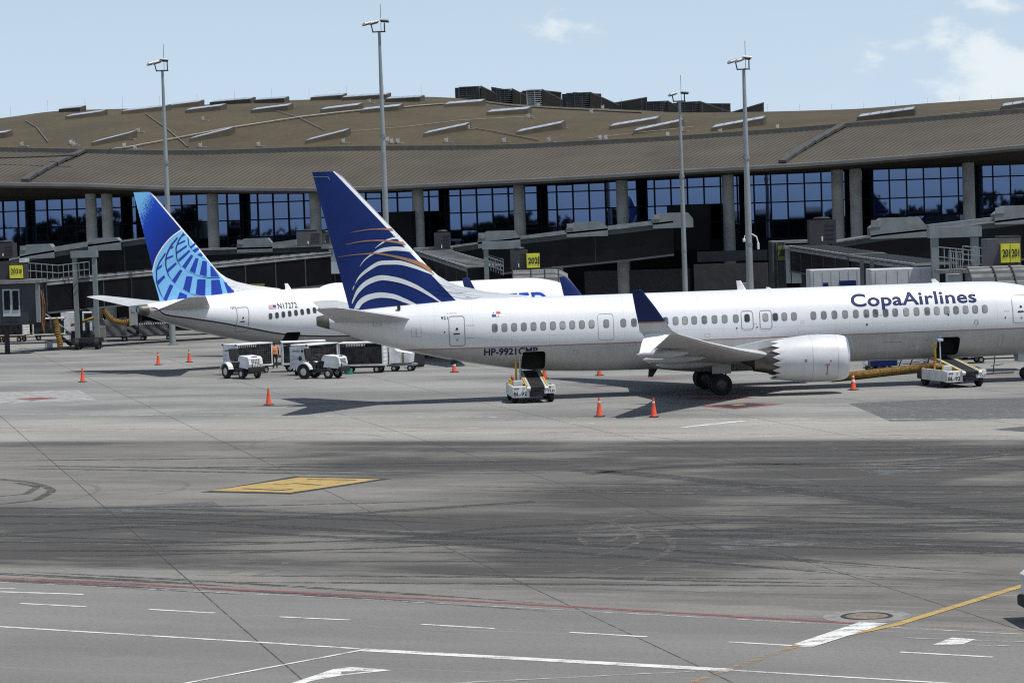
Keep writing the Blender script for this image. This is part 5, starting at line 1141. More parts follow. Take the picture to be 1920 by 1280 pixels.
portal(B2, 904, 452, 976, 467, 217, 9, 912, 968)
acbox(B2, 957, 469, 990, 506, 214)
o, l, w_, h = sign(B2, 987.5, 475, 1012, 502, 213.6, '202', False)
flat_text('202', h * .56, 'gate_number', INK, o, (l.x + w_ * .11, l.y - .02, l.z - h * .20), (1, 0, 0), (0, 0, 1), bold=.018, fit=w_ * .74)
MB().box((l.x + w_ * .93, l.y - .02, l.z), (.07, .02, h * .55)).build('gate_number', INK, o)
rails(B2, [at(916, 506, 216), at(944, 516, 214)], 1.0, 6, mid=3); rails(B2, [at(916, 500, 218), at(944, 508, 217)], .9, 5)
canopy(B2, 962, 506, 1066, 530, 211)
b = MB(); bpx(b, 1035, 500, 1056, 510, 214, 1.2, B2); b.build('canopy_motor', BGREY, B2)
# gate 201 bridge
q = at(1800, 500, 174)
B1 = thing('boarding_bridge', 'boarding bridge with double 201 sign near the right edge', 'boarding bridge', (q.x, 174, 0), 0, 'boarding bridges')
b = MB(); bpx(b, 1448, 455, 1474, 545, 236, 3.0, B1); b.build('rotunda', pm('rotunda_dark', (.045, .05, .055), .5, var=.2), B1)
for x in (1449, 1456, 1471): b = MB(); bpx(b, x, 455, x + 3, 545, 235.8, .3, B1); b.build('rotunda_frame', BGREY, B1)
b = MB(); bpx(b, 1459, 461, 1472, 488, 235.7, .3, B1); b.build('rotunda_board', pm('olive_board', (.16, .17, .02), .5, var=.2), B1)
l = rel(B1, at(1460, 480, 235.6)); flat_text('20', .72, 'gate_number', INK, B1, (l.x, l.y, l.z), (1, 0, 0), (0, 0, 1), bold=.03, fit=.46)
for (x0, x1) in ((1475, 1482), (1484, 1502)): b = MB(); bpx(b, x0, 464, x1, 531, 234.5, .8, B1); b.build('rotunda_panel', PANEL, B1)
b = MB(); bpx(b, 1471, 460, 1522, 466, 234, 3.4, B1); b.build('rotunda_roof', BEDGE, B1); b = MB(); bpx(b, 1448, 451, 1520, 456, 236, 3.4, B1); b.build('rotunda_roof', BEDGE, B1)
b = MB(); bpx(b, 1503, 466, 1514, 540, 234.6, 2.0, B1); b.build('bellows_joint', DARK, B1)
acbox(B1, 1518, 412, 1568, 458, 233)
tunnel(B1, at(1512, 484, 234), at(1625, 503, 207), 2.6, 1.9, BROOF, 5); tunnel(B1, at(1625, 503, 207), at(1756, 524, 177), 2.4, 1.8, BROOF, 6)
for x in (1617, 1636): b = MB(); bpx(b, x - 3, 488, x + 3, 545, 187, .4, B1, 0); b.build('support_leg', BGREY, B1)
portal(B1, 1743, 425, 1841, 445, 175, 13, 1754, 1829)
rails(B1, [at(1760, 500, 172), at(1828, 508, 168)], 1.2, 6); rails(B1, [at(1806, 492, 173), at(1852, 497, 171)], 1.0, 3); rails(B1, [at(1780, 505, 171), at(1805, 507, 170)], 1.1, 6, mid=1)
b = MB(); bpx(b, 1760, 505, 1830, 512, 170, 2.0, B1); b.build('landing', BROOF, B1)
b = MB(); bpx(b, 1778, 514, 1802, 545, 172, 1.0, B1); b.build('control_cabinet', PANEL, B1)
b = MB(); bpx(b, 1851, 447, 1914, 500, 163.5, 2.0, B1); b.build('equipment_house', pm('house_grey', (.085, .087, .095), .55, var=.12), B1)
b = MB(); bpx(b, 1876, 442, 1914, 452, 163.6, 1.8, B1); b.build('house_vent', DARK, B1)
sign(B1, 1877, 457, 1913, 492, 163.2, '201')
canopy(B1, 1824, 499, 1965, 532, 160)
for (x0, x1, y0, lab) in ((1518, 1616, 506, 'white box truck with navy panel behind the near airliner, left of the pair'), (1632, 1756, 505, 'white box truck with navy panels behind the near airliner, right of the pair')):
    DT = 190 if x0 < 1600 else 176; a = at(x0, y0, DT); c_ = at(x1, y0, DT); t = thing('box_truck', lab, 'truck', ((a.x + c_.x) / 2, DT + 1.2, 0), 0, 'white box trucks'); w_ = c_.x - a.x; zt = a.z
    MB().bevbox((0, 0, (zt + 1.1) / 2), (w_, 2.4, zt - 1.1), .06).build('cargo_box', pm('truck_white', (.50, .51, .53), .5, var=.15, scale=.8), t)
    for k in range(6): MB().box((-w_ / 2 + w_ * (k + .5) / 6, -1.215, (zt + 1.2) / 2), (.04, .03, zt - 1.4)).build('box_rib', WGREY, t)
    MB().box((w_ * .22, -1.225, 4.1), (w_ * .32, .03, 1.2)).box((-w_ * .20, -1.225, 4.05), (w_ * .10, .03, 1.1)).build('navy_panel', NAVY, t)
    MB().bevbox((w_ / 2 + .9, 0, 1.5), (1.7, 2.2, 2.0), .15).build('cab', VWHITE, t); MB().box((w_ / 2 + 1.0, -1.11, 1.9), (1.0, .03, .7)).build('cab_window', BDARK, t)
    for x in (-w_ * .3, w_ / 2 + .8):
        for y in (-1.0, 1.0): MB().lathe([(.2, -.14), (.48, -.14), (.48, .14), (.2, .14)], (x, y, .48), 'y', 18).build('wheel', BLACK, t)

# ================================================================== CONES
ORG = pm('cone_orange', (.72, .085, .03), .6, var=.15, scale=4); CWH = pm('cone_reflective', (.72, .70, .66), .5, var=.12, scale=5)
cone_parts = [('base', MB().bevbox((0, 0, .025), (.42, .42, .05), .015).mesh('base', BLACK)), ('body', MB().lathe([(.165, .05), (.15, .08), (.04, .88), (.035, .92), (.001, .925)], n=20).mesh('body', ORG, True)),
              ('lower_band', MB().lathe([(.108, .42), (.088, .56)], n=20).mesh('lower_band', CWH, True)), ('upper_band', MB().lathe([(.074, .68), (.062, .76)], n=20).mesh('upper_band', CWH, True))]
for (x, y, bands, lab) in ((155, 717, 0, 'orange cone alone at left below the 203 bridge'), (504, 760, 0, 'orange cone standing in front of the two baggage tractors'), (1124, 782, 1, 'left cone of the nearest pair beside the wing shadow'), (1226, 783, 1, 'right cone of the nearest pair beside the wing shadow'),
                           (1600, 732, 2, 'cone with white band in front of the yellow hose by the engine'), (297, 685, 1, 'left cone of two under the globe tail'), (355, 680, 1, 'right cone of two under the globe tail'), (852, 699, 2, 'white banded cone under the near airliner tail'),
                           (1124, 705, 0, 'cone half hidden beyond the near airliner belly'), (1021, 711, 0, 'cone just right of the belt loader at the rear hold')):
    q = gp(x, y - 1); t = thing('traffic_cone', lab, 'traffic cone', (q.x, q.y, 0), random.uniform(0, 1.5), 'orange traffic cones')
    for nm, me in cone_parts:
        if 'band' in nm and (bands == 0 or (bands == 1 and nm == 'lower_band')): continue
        if nm == 'body' or nm == 'base': put(nm, me, t)
        else: o = put(nm, me, t); o.scale = (1.03, 1.03, 1)

# ================================================================== BAGGAGE TRAIN
def wheel(par, loc, r_, wd, hub=VWHITE, ax='y'):
    o = bpy.data.objects.new('wheel', None); COL.objects.link(o); o.parent = par; o.location = loc
    MB().lathe([(r_ * .5, -wd * .4), (r_ * .82, -wd * .5), (r_, -wd * .3), (r_, wd * .3), (r_ * .82, wd * .5), (r_ * .5, wd * .4)], axis=ax, n=22).build('tyre', BLACK, o, smooth=True)
    MB().lathe([(.02, -wd * .28), (r_ * .25, -wd * .32), (r_ * .42, -wd * .2), (r_ * .55, -wd * .42), (r_ * .55, wd * .42), (r_ * .42, wd * .2), (r_ * .25, wd * .32), (.02, wd * .28)], axis=ax, n=18).build('rim', hub, o, smooth=True)
    return o
SEAT = pm('black_vinyl', (.016, .016, .018), .5, var=.15, scale=4)
def tractor(px, py, rz, label, grille):
    q = gp(px, py); t = thing('baggage_tractor', label, 'tractor', (q.x, q.y, 0), rz, 'white baggage tractors'); t.scale = (1.2, 1.2, 1.25)
    MB().prism([(.22, .58), (1.15, .50), (1.20, .75), (1.14, 1.04), (1.00, 1.12), (.28, 1.18), (.16, 1.08), (.12, .92), (.30, .86)], -.43, .43, 'y').build('hood', VWHITE, t)
    MB().bevbox((.10, 0, .62), (.75, .56, .46), .05).build('engine_block', BLACK, t)
    MB().box((1.185, 0, .80), (.03, .50, .40), Matrix.Rotation(R(-7), 3, 'Y')).build('grille_panel', INK, t)
    MB().bevbox((-.85, 0, .62), (1.0, .62, .34), .05).bevbox((-.2, 0, .42), (1.1, .66, .22), .03).build('chassis', DARK, t)
    for sd in (-1, 1):
        b = MB(); n = 9
        rows = [[(-.88 + .44 * math.cos(R(a)), sd * y, .40 + .44 * math.sin(R(a))) for a in np.linspace(10, 175, n)] for y in (.36, .66)]
        b.grid(rows); b.grid([[(-.88 + .44 * math.cos(R(a)), sd * .66, .40 + .44 * math.sin(R(a))) for a in np.linspace(10, 175, n)], [(-.88 + .40 * math.cos(R(a)), sd * .66, .40 + .40 * math.sin(R(a)) - .03) for a in np.linspace(10, 175, n)]])
        b.build('fender', VWHITE, t, recalc=False)
        wheel(t, (-.88, sd * .52, .36), .36, .26); wheel(t, (.55, sd * .48, .26), .26, .20)
        MB().lathe([(.001, -.02), (.075, -.02), (.08, .02), (.001, .02)], (1.16, sd * .30, .80), 'x', 14).build('headlight', pm('lamp_glass', (.5, .5, .48), .15, var=.1), t)
    MB().bevbox((1.24, 0, .47), (.16, .98, .26), .03).build('bumper', BLACK, t)
    for k in range(6): MB().box((1.225 - .012 * k, 0, .64 + .065 * k), (.03, .46, .024)).build('grille_slat', VWHITE, t)
    if grille:
        for k in range(5): MB().box((1.21, -.2 + .1 * k, .80), (.03, .022, .38), Matrix.Rotation(R(-8), 3, 'Y')).build('grille_bar', VWHITE, t)
    s_ = MB().bevbox((-.66, 0, .94), (.50, .56, .14), .05); s_.bevbox((-.95, 0, 1.24), (.14, .56, .56), .05, Matrix.Rotation(R(-8), 3, 'Y')); s_.build('seat', SEAT, t)
    MB().tube([(-.12, 0, .95), (-.32, 0, 1.16)], .025, 8).build('steering_column', DARK, t)
    MB().lathe([(.20, -.015), (.225, 0), (.20, .015), (.18, 0), (.20, -.015)], (-.34, 0, 1.18), 'z', 20).build('steering_wheel', BLACK, t)
    MB().bevbox((.05, 0, 1.10), (.2, .6, .14), .03).build('dashboard', DARK, t); MB().tube([(-1.4, 0, .42), (-1.2, 0, .42)], .05, 8).build('tow_hitch', DARK, t)
    MB().box((1.02, 0, 1.10), (.10, .34, .06)).build('number_plate', pm('plate_blue', (.05, .06, .2), .5), t)
    return t
def baggage_cart(px, py, rz, label, L=2.9, wd=1.55, ht=1.95, logo=0, panels=(1, 1), base=DARK, z0=.52):
    q = gp(px, py); t = thing('baggage_cart', label, 'baggage cart', (q.x, q.y, 0), rz, 'white roofed baggage carts')
    MB().bevbox((0, 0, z0), (L, wd, .12), .02).build('deck', VWHITE if base is DARK else base, t); MB().box((0, 0, z0 - .13), (L * .9, .5, .14)).build('underframe', base, t)
    MB().bevbox((0, 0, ht), (L + .08, wd + .06, .09), .03).build('roof', VWHITE, t)
    for sx, on in ((-1, panels[0]), (1, panels[1])):
        if on:
            p = MB().box((sx * (L / 2 - .02), 0, (ht + z0) / 2), (.05, wd, ht - z0 - .1)).build('end_panel', VWHITE, t)
            for k in range(4): MB().box((sx * (L / 2 + .012), 0, z0 + .25 + k * (ht - z0 - .4) / 4), (.012, wd * .96, .02)).build('panel_rib', WGREY, p)
            if logo and sx == -1:
                o0 = (-L / 2 - .03, .55, ht - .42); flat_text('UNITED', .15, 'cart_lettering', LOGOB, p, o0, (0, -1, 0), (0, 0, 1), bold=.002, sx=1.2)
                MB().box((-L / 2 - .03, -.30, ht - .37), (.012, .15, .15)).build('cart_emblem', LOGOB, p)
                if logo > 1:
                    MB().lathe([(.001, 0), (.15, 0)], (-L / 2 - .032, -.12, ht - .85), 'x', 18).build('cart_badge', INK, p)
                    MB().box((-L / 2 - .03, .28, ht - .85), (.012, .36, .14)).build('cart_sticker', WGREY, p)
        for sy in (-1, 1):
            MB().box((sx * (L / 2 - .05), sy * (wd / 2 - .04), (ht + z0) / 2), (.09, .08, ht - z0)).build('corner_post', VWHITE, t)
            wheel(t, (sx * L * .33, sy * (wd / 2 - .16), .23), .23, .16)
            MB().bevbox((sx * (L / 2 + .03), sy * (wd / 2 - .05), ht), (.12, .14, .10), .02).build('corner_buffer', BLACK, t)
    for sy in (-1, 1):
        nb = MB(); n = 16; y = sy * (wd / 2 - .02)
        for k in range(n + 1): x = -L / 2 + .12 + (L - .24) * k / n; nb.box((x + .01 * math.sin(k * 2.1), y + .012 * math.sin(k), (ht + z0) / 2), (.024, .022, ht - z0 - .12))
        for k in range(9): nb.box((0, y, z0 + .12 + (ht - z0 - .2) * k / 8.0), (L - .16, .022, .024))
        o = nb.build('netting', INK, t); o['kind'] = 'stuff'
        cu = MB().box((0, sy * (wd / 2 - .09), (ht + z0) / 2 - .1), (L - .2, .03, ht - z0 - .35)).build('backdrop_sheet', pm('seen_through_grey', (.10, .10, .105), .8, var=.45, scale=2.5), t)  # added sheet; its grey stands in for light background seen through the net
        MB().box((0, sy * (wd / 2 + .005), z0 + .02), (L, .04, .10)).build('side_rail', VWHITE, t)
    MB().tube([(L / 2, 0, .42), (L / 2 + .7, 0, .38)], .04, 8).build('draw_bar', DARK, t)
    return t
baggage_cart(466, 700, R(42), 'baggage cart with white end panel behind the left baggage tractor', logo=1)
baggage_cart(570, 695, R(8), 'baggage cart in the middle, mostly hidden, right of the worker')
baggage_cart(590, 701.5, R(52), 'baggage cart with lettered end panel behind the right baggage tractor', logo=2)
baggage_cart(683, 698.5, R(-10), 'baggage cart with wide netted side under the near tail cone', L=2.95)
MB().bevbox((0, 0, 0), (.01, .01, .01), .001)
tractor(458, 709, R(-52), 'left white baggage tractor with square grid grille', True)
tractor(608, 709, R(-27), 'right white baggage tractor with slatted grille', False)
q = gp(756, 695); t = thing('container_dolly', 'small white wedge box on a dolly, right end of the baggage train', 'dolly', (q.x, q.y, 0), R(-8))
MB().prism([(-.75, .55), (.6, .55), (.68, 1.15), (-.2, 1.3), (-.75, 1.85)], -.7, .7, 'y').build('container', VWHITE, t); MB().box((0, 0, .42), (1.7, 1.3, .12)).build('deck', STEEL, t); MB().box((.15, -.72, .80), (.10, .03, .85)).build('strap', pm('olive_strap', (.20, .19, .04), .7, var=.2), t)
for sx in (-.5, .55):
    for sy in (-.5, .5): wheel(t, (sx, sy, .2), .2, .14)
q = gp(782, 689); t = thing('baggage_bin', 'dark bin standing beyond the wedge dolly under the near tail', 'bin', (q.x, q.y, 0), .2)
MB().bevbox((0, 0, .6), (.9, .9, .9), .04).build('body', DARK, t); MB().box((0, 0, .12), (.8, .8, .1)).build('skid', BLACK, t)
q = gp(655, 701); t = thing('drum', 'teal drum under the netted baggage cart', 'drum', (q.x, q.y - .2, 0)); MB().lathe([(.001, 0), (.22, .0), (.22, .35), (.001, .36)], n=16).build('shell', pm('teal', (.03, .28, .22), .5, var=.15), t)
for (dx, lab, hh) in ((.25, 'red suitcase left of two inside the netted baggage cart', .62), (1.0, 'red suitcase right of two inside the netted baggage cart', .75)):
    q = gp(683, 698.5); t = thing('suitcase', lab, 'suitcase', (q.x + dx * math.cos(R(-10)), q.y + dx * math.sin(R(-10)) - .62, .60), R(-10)); MB().bevbox((0, 0, hh / 2 + .05), (.36, .06, hh), .025).build('shell', pm('suitcase_red', (.35, .03, .03), .5, var=.15), t); MB().tube([(-.08, 0, hh + .02), (-.08, 0, hh + .10), (.08, 0, hh + .10), (.08, 0, hh + .02)], .015, 6).build('handle', BLACK, t)

# ================================================================== GROUND CREW
def skin_body(name, joints, edges, mat, parent, sub=2):
    me = bpy.data.meshes.new(name); me.from_pydata([j[0] for j in joints], edges, []); o = bpy.data.objects.new(name, me); COL.objects.link(o); o.parent = parent
    md = o.modifiers.new('skin', 'SKIN'); md.use_smooth_shade = True
    for k, j in enumerate(joints): me.skin_vertices[0].data[k].radius = j[1]; me.skin_vertices[0].data[k].use_root = (k == 0)
    sm = o.modifiers.new('s', 'SUBSURF'); sm.levels = sub; sm.render_levels = sub; me.materials.append(mat); return o
q = gp(516, 691); pr = thing('person', 'worker in orange vest and dark trousers standing between baggage carts', 'person', (q.x, q.y, 0), R(100))
NAVYC = pm('work_clothes', (.020, .022, .030), .8, var=.2, scale=5); SKIN = pm('skin', (.26, .14, .09), .6, var=.1); VEST = pm('vest_orange', (.80, .20, .04), .7, var=.12, scale=4)
J = [((0, 0, .98), (.15, .17)), ((0, 0, 1.18), (.14, .16)), ((0, 0, 1.40), (.13, .20)), ((0, 0, 1.51), (.06, .07)), ((0, .10, .92), (.095, .10)), ((.02, .11, .52), (.065, .07)), ((0, .12, .10), (.045, .05)), ((.14, .13, .04), (.04, .045)),
     ((0, -.10, .92), (.095, .10)), ((.05, -.12, .52), (.065, .07)), ((.03, -.13, .10), (.045, .05)), ((.17, -.14, .04), (.04, .045)), ((0, .21, 1.42), (.06, .06)), ((.02, .27, 1.14), (.048, .048)), ((.12, .25, .92), (.036, .036)), ((0, -.21, 1.42), (.06, .06)), ((.02, -.27, 1.14), (.048, .048)), ((.12, -.25, .92), (.036, .036))]
Ed = [(0, 1), (1, 2), (2, 3), (0, 4), (4, 5), (5, 6), (6, 7), (0, 8), (8, 9), (9, 10), (10, 11), (2, 12), (12, 13), (13, 14), (2, 15), (15, 16), (16, 17)]
skin_body('body', J, Ed, NAVYC, pr)
b = MB(); rows = []
for (z, a, c_) in ((.98, .185, .215), (1.10, .18, .21), (1.25, .175, .215), (1.38, .165, .225), (1.46, .12, .19), (1.50, .085, .10)): rows.append([(a * math.cos(2 * math.pi * j / 20), c_ * math.sin(2 * math.pi * j / 20), z) for j in range(21)])
b.grid(rows); vest = b.build('vest', VEST, pr, smooth=True, recalc=False)
for z in (1.08, 1.24): MB().lathe([(1, z), (1, z + .045)], n=20).build('reflective_band', pm('reflective', (.6, .6, .5), .4), vest).scale = (.19, .225, 1)
bm = bmesh.new(); bmesh.ops.create_uvsphere(bm, u_segments=16, v_segments=12, radius=1)
for v_ in bm.verts:
    p = v_.co; jaw = max(0, -p.z) * .22; v_.co = Vector((p.x * .095 * (1 - jaw), p.y * .075 * (1 - jaw), 1.645 + p.z * .118))
    if p.x > .93 and abs(p.z) < .35: v_.co.x += .022
me = bpy.data.meshes.new('head'); bm.to_mesh(me); bm.free(); me.materials.append(SKIN); me.polygons.foreach_set('use_smooth', [True] * len(me.polygons)); hd = put('head', me, pr)
MB().lathe([(.001, .135), (.06, .12), (.085, .08), (.095, .02), (.094, -.01)], (-.005, 0, 1.65), n=18).build('cap', pm('cap_black', (.015, .015, .018), .7), hd, smooth=True)
for sd in (-1, 1):
    MB().bevbox((.005, sd * .078, 1.64), (.03, .02, .06), .008).build('ear', SKIN, hd); MB().bevbox((.088, sd * .03, 1.655), (.012, .02, .012), .004).build('eye', INK, hd)
    hb = MB().bevbox((.135, sd * .245, .84), (.035, .075, .09), .012)
    for k in range(4): hb.tube([(.135, sd * (.215 + .02 * k), .80), (.140, sd * (.215 + .02 * k), .765), (.125, sd * (.215 + .02 * k), .735 + .008 * abs(k - 1.5))], .0085, 6)
    hb.tube([(.145, sd * .205, .86), (.165, sd * .195, .82), (.165, sd * .20, .79)], .0095, 6); hb.build('hand', SKIN, pr)
MB().box((.088, 0, 1.595), (.012, .045, .008)).build('mouth', pm('lips', (.18, .07, .05), .6), hd)

# ================================================================== BELT LOADERS
BELT = pm('rubber_belt', (.017, .017, .018), .65, var=.2, scale=3)
def belt_loader(px, py, rz, label, incl, L=6.2, text='BL-92'):
    q = gp(px, py); t = thing('belt_loader', label, 'belt loader', (q.x, q.y, 0), rz, 'white belt loaders'); t.scale = (1.0, 1.15, 0.95)
    # x forward to the aircraft; origin under the rear end
    MB().prism([(.0, .35), (4.2, .35), (4.2, .80), (3.0, .80), (2.6, .62), (.0, .62)], -.55, .95, 'y').build('chassis', DARK, t)
    MB().bevbox((.10, .62, .62), (.30, .78, .62), .03).build('rear_panel', VWHITE, t); MB().bevbox((.10, -.68, .72), (.30, .50, .46), .03).build('rear_panel', VWHITE, t)
    MB().bevbox((1.7, 1.0, .66), (3.2, .10, .62), .03).build('side_panel', VWHITE, t); MB().bevbox((1.4, -.95, .70), (2.4, .06, .42), .02).build('side_panel', VWHITE, t)
    for x in (.62, 3.3):
        for sy in (-.78, .86): wheel(t, (x, sy, .36), .36, .26, DARK)
    a = incl; d = Vector((math.cos(a), 0, math.sin(a))); u_ = Vector((-math.sin(a), 0, math.cos(a))); p0 = Vector((-.25, -.12, .80)); rot = Matrix.Rotation(-a, 3, 'Y')
    MB().box(p0 + d * L / 2, (L, .62, .16), rot).build('belt', BELT, t)
    for k in range(14): MB().box(p0 + d * (L * (k + .5) / 14) + u_ * .085, (.03, .56, .02), rot).build('belt_cleat', BLACK, t)
    for sy in (-1, 1):
        MB().box(p0 + d * L / 2 + Vector((0, sy * .37, 0)), (L, .09, .24), rot).build('conveyor_side', WGREY, t)
        MB().box(p0 + d * L / 2 + Vector((0, sy * .47, .10)), (L * .92, .06, .07), rot).build('yellow_rail', YEL, t)
        MB().lathe([(.12, -.08), (.13, .08)], p0 + Vector((-.02, sy * .40, 0)), 'y', 14, True).build('end_roller', WGREY, t)
    MB().bevbox((.95, .70, .78), (.42, .44, .12), .04).bevbox((.72, .70, 1.02), (.10, .44, .42), .04).build('seat', pm('seat_white', (.55, .55, .53), .6, var=.1), t)
    MB().bevbox((1.65, .70, .90), (.25, .5, .45), .04).build('dashboard', DARK, t); MB().tube([(1.5, .70, 1.1), (1.32, .70, 1.22)], .02, 6).build('steering_column', DARK, t); MB().lathe([(.17, -.012), (.19, 0), (.17, .012), (.155, 0), (.17, -.012)], (1.3, .70, 1.23), 'z', 18).build('steering_wheel', BLACK, t)
    MB().tube([(2.3, .45, .8), (2.3, .45, 2.55)], .035, 8).build('lamp_post', WGREY, t); MB().bevbox((2.3, .45, 2.55), (.22, .28, .16), .03).build('work_lamp', WGREY, t); MB().lathe([(.06, 0), (.07, .1), (.001, .15)], (2.3, .45, 2.64), n=12).build('beacon', pm('beacon', (.10, .25, .45), .3), t)
    MB().tube([(2.5, .62, .8), (2.5, .62, 2.35)], .05, 8).build('safety_rail', YEL, t); MB().tube([(.5, 1.0, .7), (.5, 1.0, 1.25), (1.6, 1.0, 1.25), (1.6, 1.0, .7)], .045, 8).build('safety_rail', YEL, t)
    MB().lathe([(.06, 0), (.07, .05), (.07, .38), (.03, .45), (.02, .5)], (1.95, .85, .95), n=12).build('fire_extinguisher', RED, t)
    flat_text(text, .30, 'fleet_code', INK, t, (-.065, .96, .42), (0, -1, 0), (0, 0, 1), bold=.006, sx=.85); flat_text('408', .13, 'fleet_code', INK, t, (-.065, .93, .76), (0, -1, 0), (0, 0, 1), bold=.003, sx=1.2)
    flat_text('TLD', .17, 'maker_plate', INK, t, (-.065, -.58, .58), (0, -1, 0), (0, 0, 1), bold=.004, sx=1.1)
    MB().lathe([(.001, 0), (.07, 0)], (-.062, .50, .80), 'x', 14).build('roundel', WGREY, t)
    MB().bevbox((.12, -.22, .50), (.10, .66, .10), .02).bevbox((-.02, .10, .42), (.3, .12, .10), .03).build('tow_coupling', DARK, t)
    for sy in (.80, -.72): MB().box((-.06, sy * .98 if sy < 0 else .30, .84), (.02, .07, .07)).build('tail_lamp', INK, t)
    return t
belt_loader(1003, 755, R(95), 'belt loader at the rear hold door, its belt pointing straight away', R(8.5), 4.6, 'BL-92')
belt_loader(1814, 726, R(104), 'belt loader at the forward hold door near the right edge', R(9), 5.2, 'BL-92')

# ================================================================== HOSE, PALLET STAIRS AND CLUTTER UNDER THE NOSE
hz = bellow(MB(), [gp(1560, 716) + Vector((0, 0, .24)), gp(1610, 711) + Vector((0, 0, .25)), gp(1670, 704) + Vector((0, 0, .24)), gp(1720, 699.5) + Vector((0, 0, .27)), gp(1752, 697) + Vector((0, 0, .3))], .24, .15).build('air_hose', HOSE); tag(hz, 'thick yellow hose lying on the ground right of the engine', 'hose', 'yellow ribbed air hoses')
q = gp(1690, 695); t = thing('maintenance_steps', 'dark low steps with slatted frame under the near fuselage', 'steps', (q.x, q.y, 0), R(6))
for k in range(5): MB().box((.55 + k * .03, 0, .25 + .20 * k), (1.5 - .12 * k, .55, .05)).build('tread', WGREY, t)
for x0 in (-.3, .35, 1.35): MB().bar((x0, -.28, .05), (x0 + .45, -.28, 1.15), .06).build('side_frame', DARK, t)
MB().bevbox((-1.1, 0, .55), (1.6, .8, .45), .05).build('platform_box', NAVY, t); MB().box((-.2, 0, .16), (3.4, .9, .14)).build('chassis', DARK, t); MB().bevbox((1.9, 0, .55), (.7, .6, .7), .05).build('cabinet', WGREY, t)
for x in (-1.4, 1.6):
    for y in (-.4, .4): wheel(t, (x, y, .17), .17, .12)
q = gp(1645, 694); t = thing('ground_unit', 'small white and black towable unit beyond the yellow hose', 'ground unit', (q.x, q.y, 0), R(15))
MB().bevbox((-.55, 0, .62), (.55, .5, .72), .10, Matrix.Rotation(R(15), 3, 'Y')).build('cowling', VWHITE, t); MB().bevbox((.35, 0, .42), (.8, .55, .36), .08).build('motor', BLACK, t); MB().bevbox((.35, 0, .62), (.5, .4, .10), .04).build('motor_cover', WGREY, t); MB().box((0, 0, .18), (1.6, .5, .08)).build('frame', DARK, t)
for x in (-.5, .5):
    for y in (-.28, .28): wheel(t, (x, y, .16), .16, .1)
for (x, y, lab, ln) in ((1862, 672, 'flatbed dolly farthest back beyond the forward belt loader', 4.5), (1800, 681, 'flatbed dolly with pale box beyond the forward belt loader', 3.2)):
    q = gp(x, y); t = thing('flatbed_dolly', lab, 'dolly', (q.x, q.y, 0), R(4), 'flatbed dollies under the nose'); MB().box((0, 0, .48), (ln, 1.5, .12)).build('deck', DARK, t)
    for k in range(5): MB().tube([(-ln * .42 + ln * .21 * k, -.74, .56), (-ln * .42 + ln * .21 * k, .74, .56)], .05, 8).build('roller', STEEL, t)
    MB().bevbox((ln * .2, -.3, .82), (.5, .5, .45), .03).build('tool_box', PANEL, t)
    for k in (-.36, .36):
        for s_ in (-.6, .6): wheel(t, (ln * k, s_, .2), .2, .15)
q = gp(1872, 703); t = thing('tow_bar', 'thin dark stand with crossbars beneath the near nose', 'tow bar', (q.x, q.y, 0), R(10)); MB().tube([(-.9, 0, .10), (.9, 0, .12)], .04, 8).build('bar', DARK, t); MB().tube([(-.3, 0, .1), (-.15, 0, 1.35)], .03, 8).build('upright', DARK, t); MB().tube([(-.5, -.3, .55), (.4, .3, .58)], .025, 6).build('cross_arm', DARK, t)

# ================================================================== LEFT BACKGROUND EQUIPMENT
baggage_cart(22, 641, R(-12), 'rusty framed baggage cart at the left edge under the 203 cab', base=pm('rust_orange', (.30, .13, .03), .8, var=.3, scale=3), z0=.62)
baggage_cart(92, 637, R(12), 'netted baggage cart with white frame behind the 203 stairs')
q = gp(108, 652); t = thing('bridge_stairs', 'dark metal stairs under the 203 bridge going up to the left', 'stairs', (q.x, q.y, 0), R(4))
for k in range(11): MB().box((1.0 - k * .30, 0, .28 + k * .27), (.34, .9, .05)).build('tread', DARK, t)
for sy in (-.48, .48):
    MB().bar((1.2, sy, .15), (-2.2, sy, 3.05), .07, .2).build('stringer', DARK, t); MB().tube([(1.2, sy, 1.15), (-2.2, sy, 4.0)], .03, 6).build('handrail', STEEL, t)
    for k in range(5): MB().tube([(1.1 - k * .8, sy, .25 + k * .70), (1.1 - k * .8, sy, 1.22 + k * .68)], .022, 5).build('rail_post', STEEL, t)
q = gp(166, 652); t = thing('ground_power_unit', 'dark blue ground power unit with a grey cabinet on top, left of the globe tail', 'power unit', (q.x, q.y, 0), R(8))
MB().bevbox((-.3, 0, .75), (2.2, 1.3, .95), .06).build('body', pm('unit_navy', (.014, .018, .032), .5, var=.2), t); MB().bevbox((.95, 0, 1.25), (1.05, 1.2, 1.05), .05).build('cabinet', pm('cabinet_beige', (.19, .19, .165), .6, var=.12), t); MB().box((.9, -.67, .5), (1.3, .05, .08)).build('frame_rail', STEEL, t)
for k in range(4): MB().box((-.9 + .4 * k, -.67, .8), (.30, .02, .7)).build('side_panel', DARK, t)
for x in (-.9, .9):
    for y in (-.5, .5): wheel(t, (x, y, .24), .24, .16)
q = gp(112, 655); t = thing('hose_cart', 'low tubular hose cart on the ground under the 203 stairs', 'cart', (q.x, q.y, 0), 0)
for y in (-.45, .45):
    for z in (.15, .75): MB().tube([(-1.1, y, z), (1.2, y, z)], .035, 6).build('side_tube', STEEL, t)
    for x in (-1.1, 0, 1.2): MB().tube([(x, y, .15), (x, y, .75)], .03, 6).build('upright', STEEL, t)
MB().box((0, 0, .14), (2.3, .9, .05)).build('floor', DARK, t); MB().bevbox((-.8, -.2, .45), (.45, .4, .5), .03).build('box', WGREY, t)
for x in (-.7, .8): wheel(t, (x, -.4, .12), .12, .08)
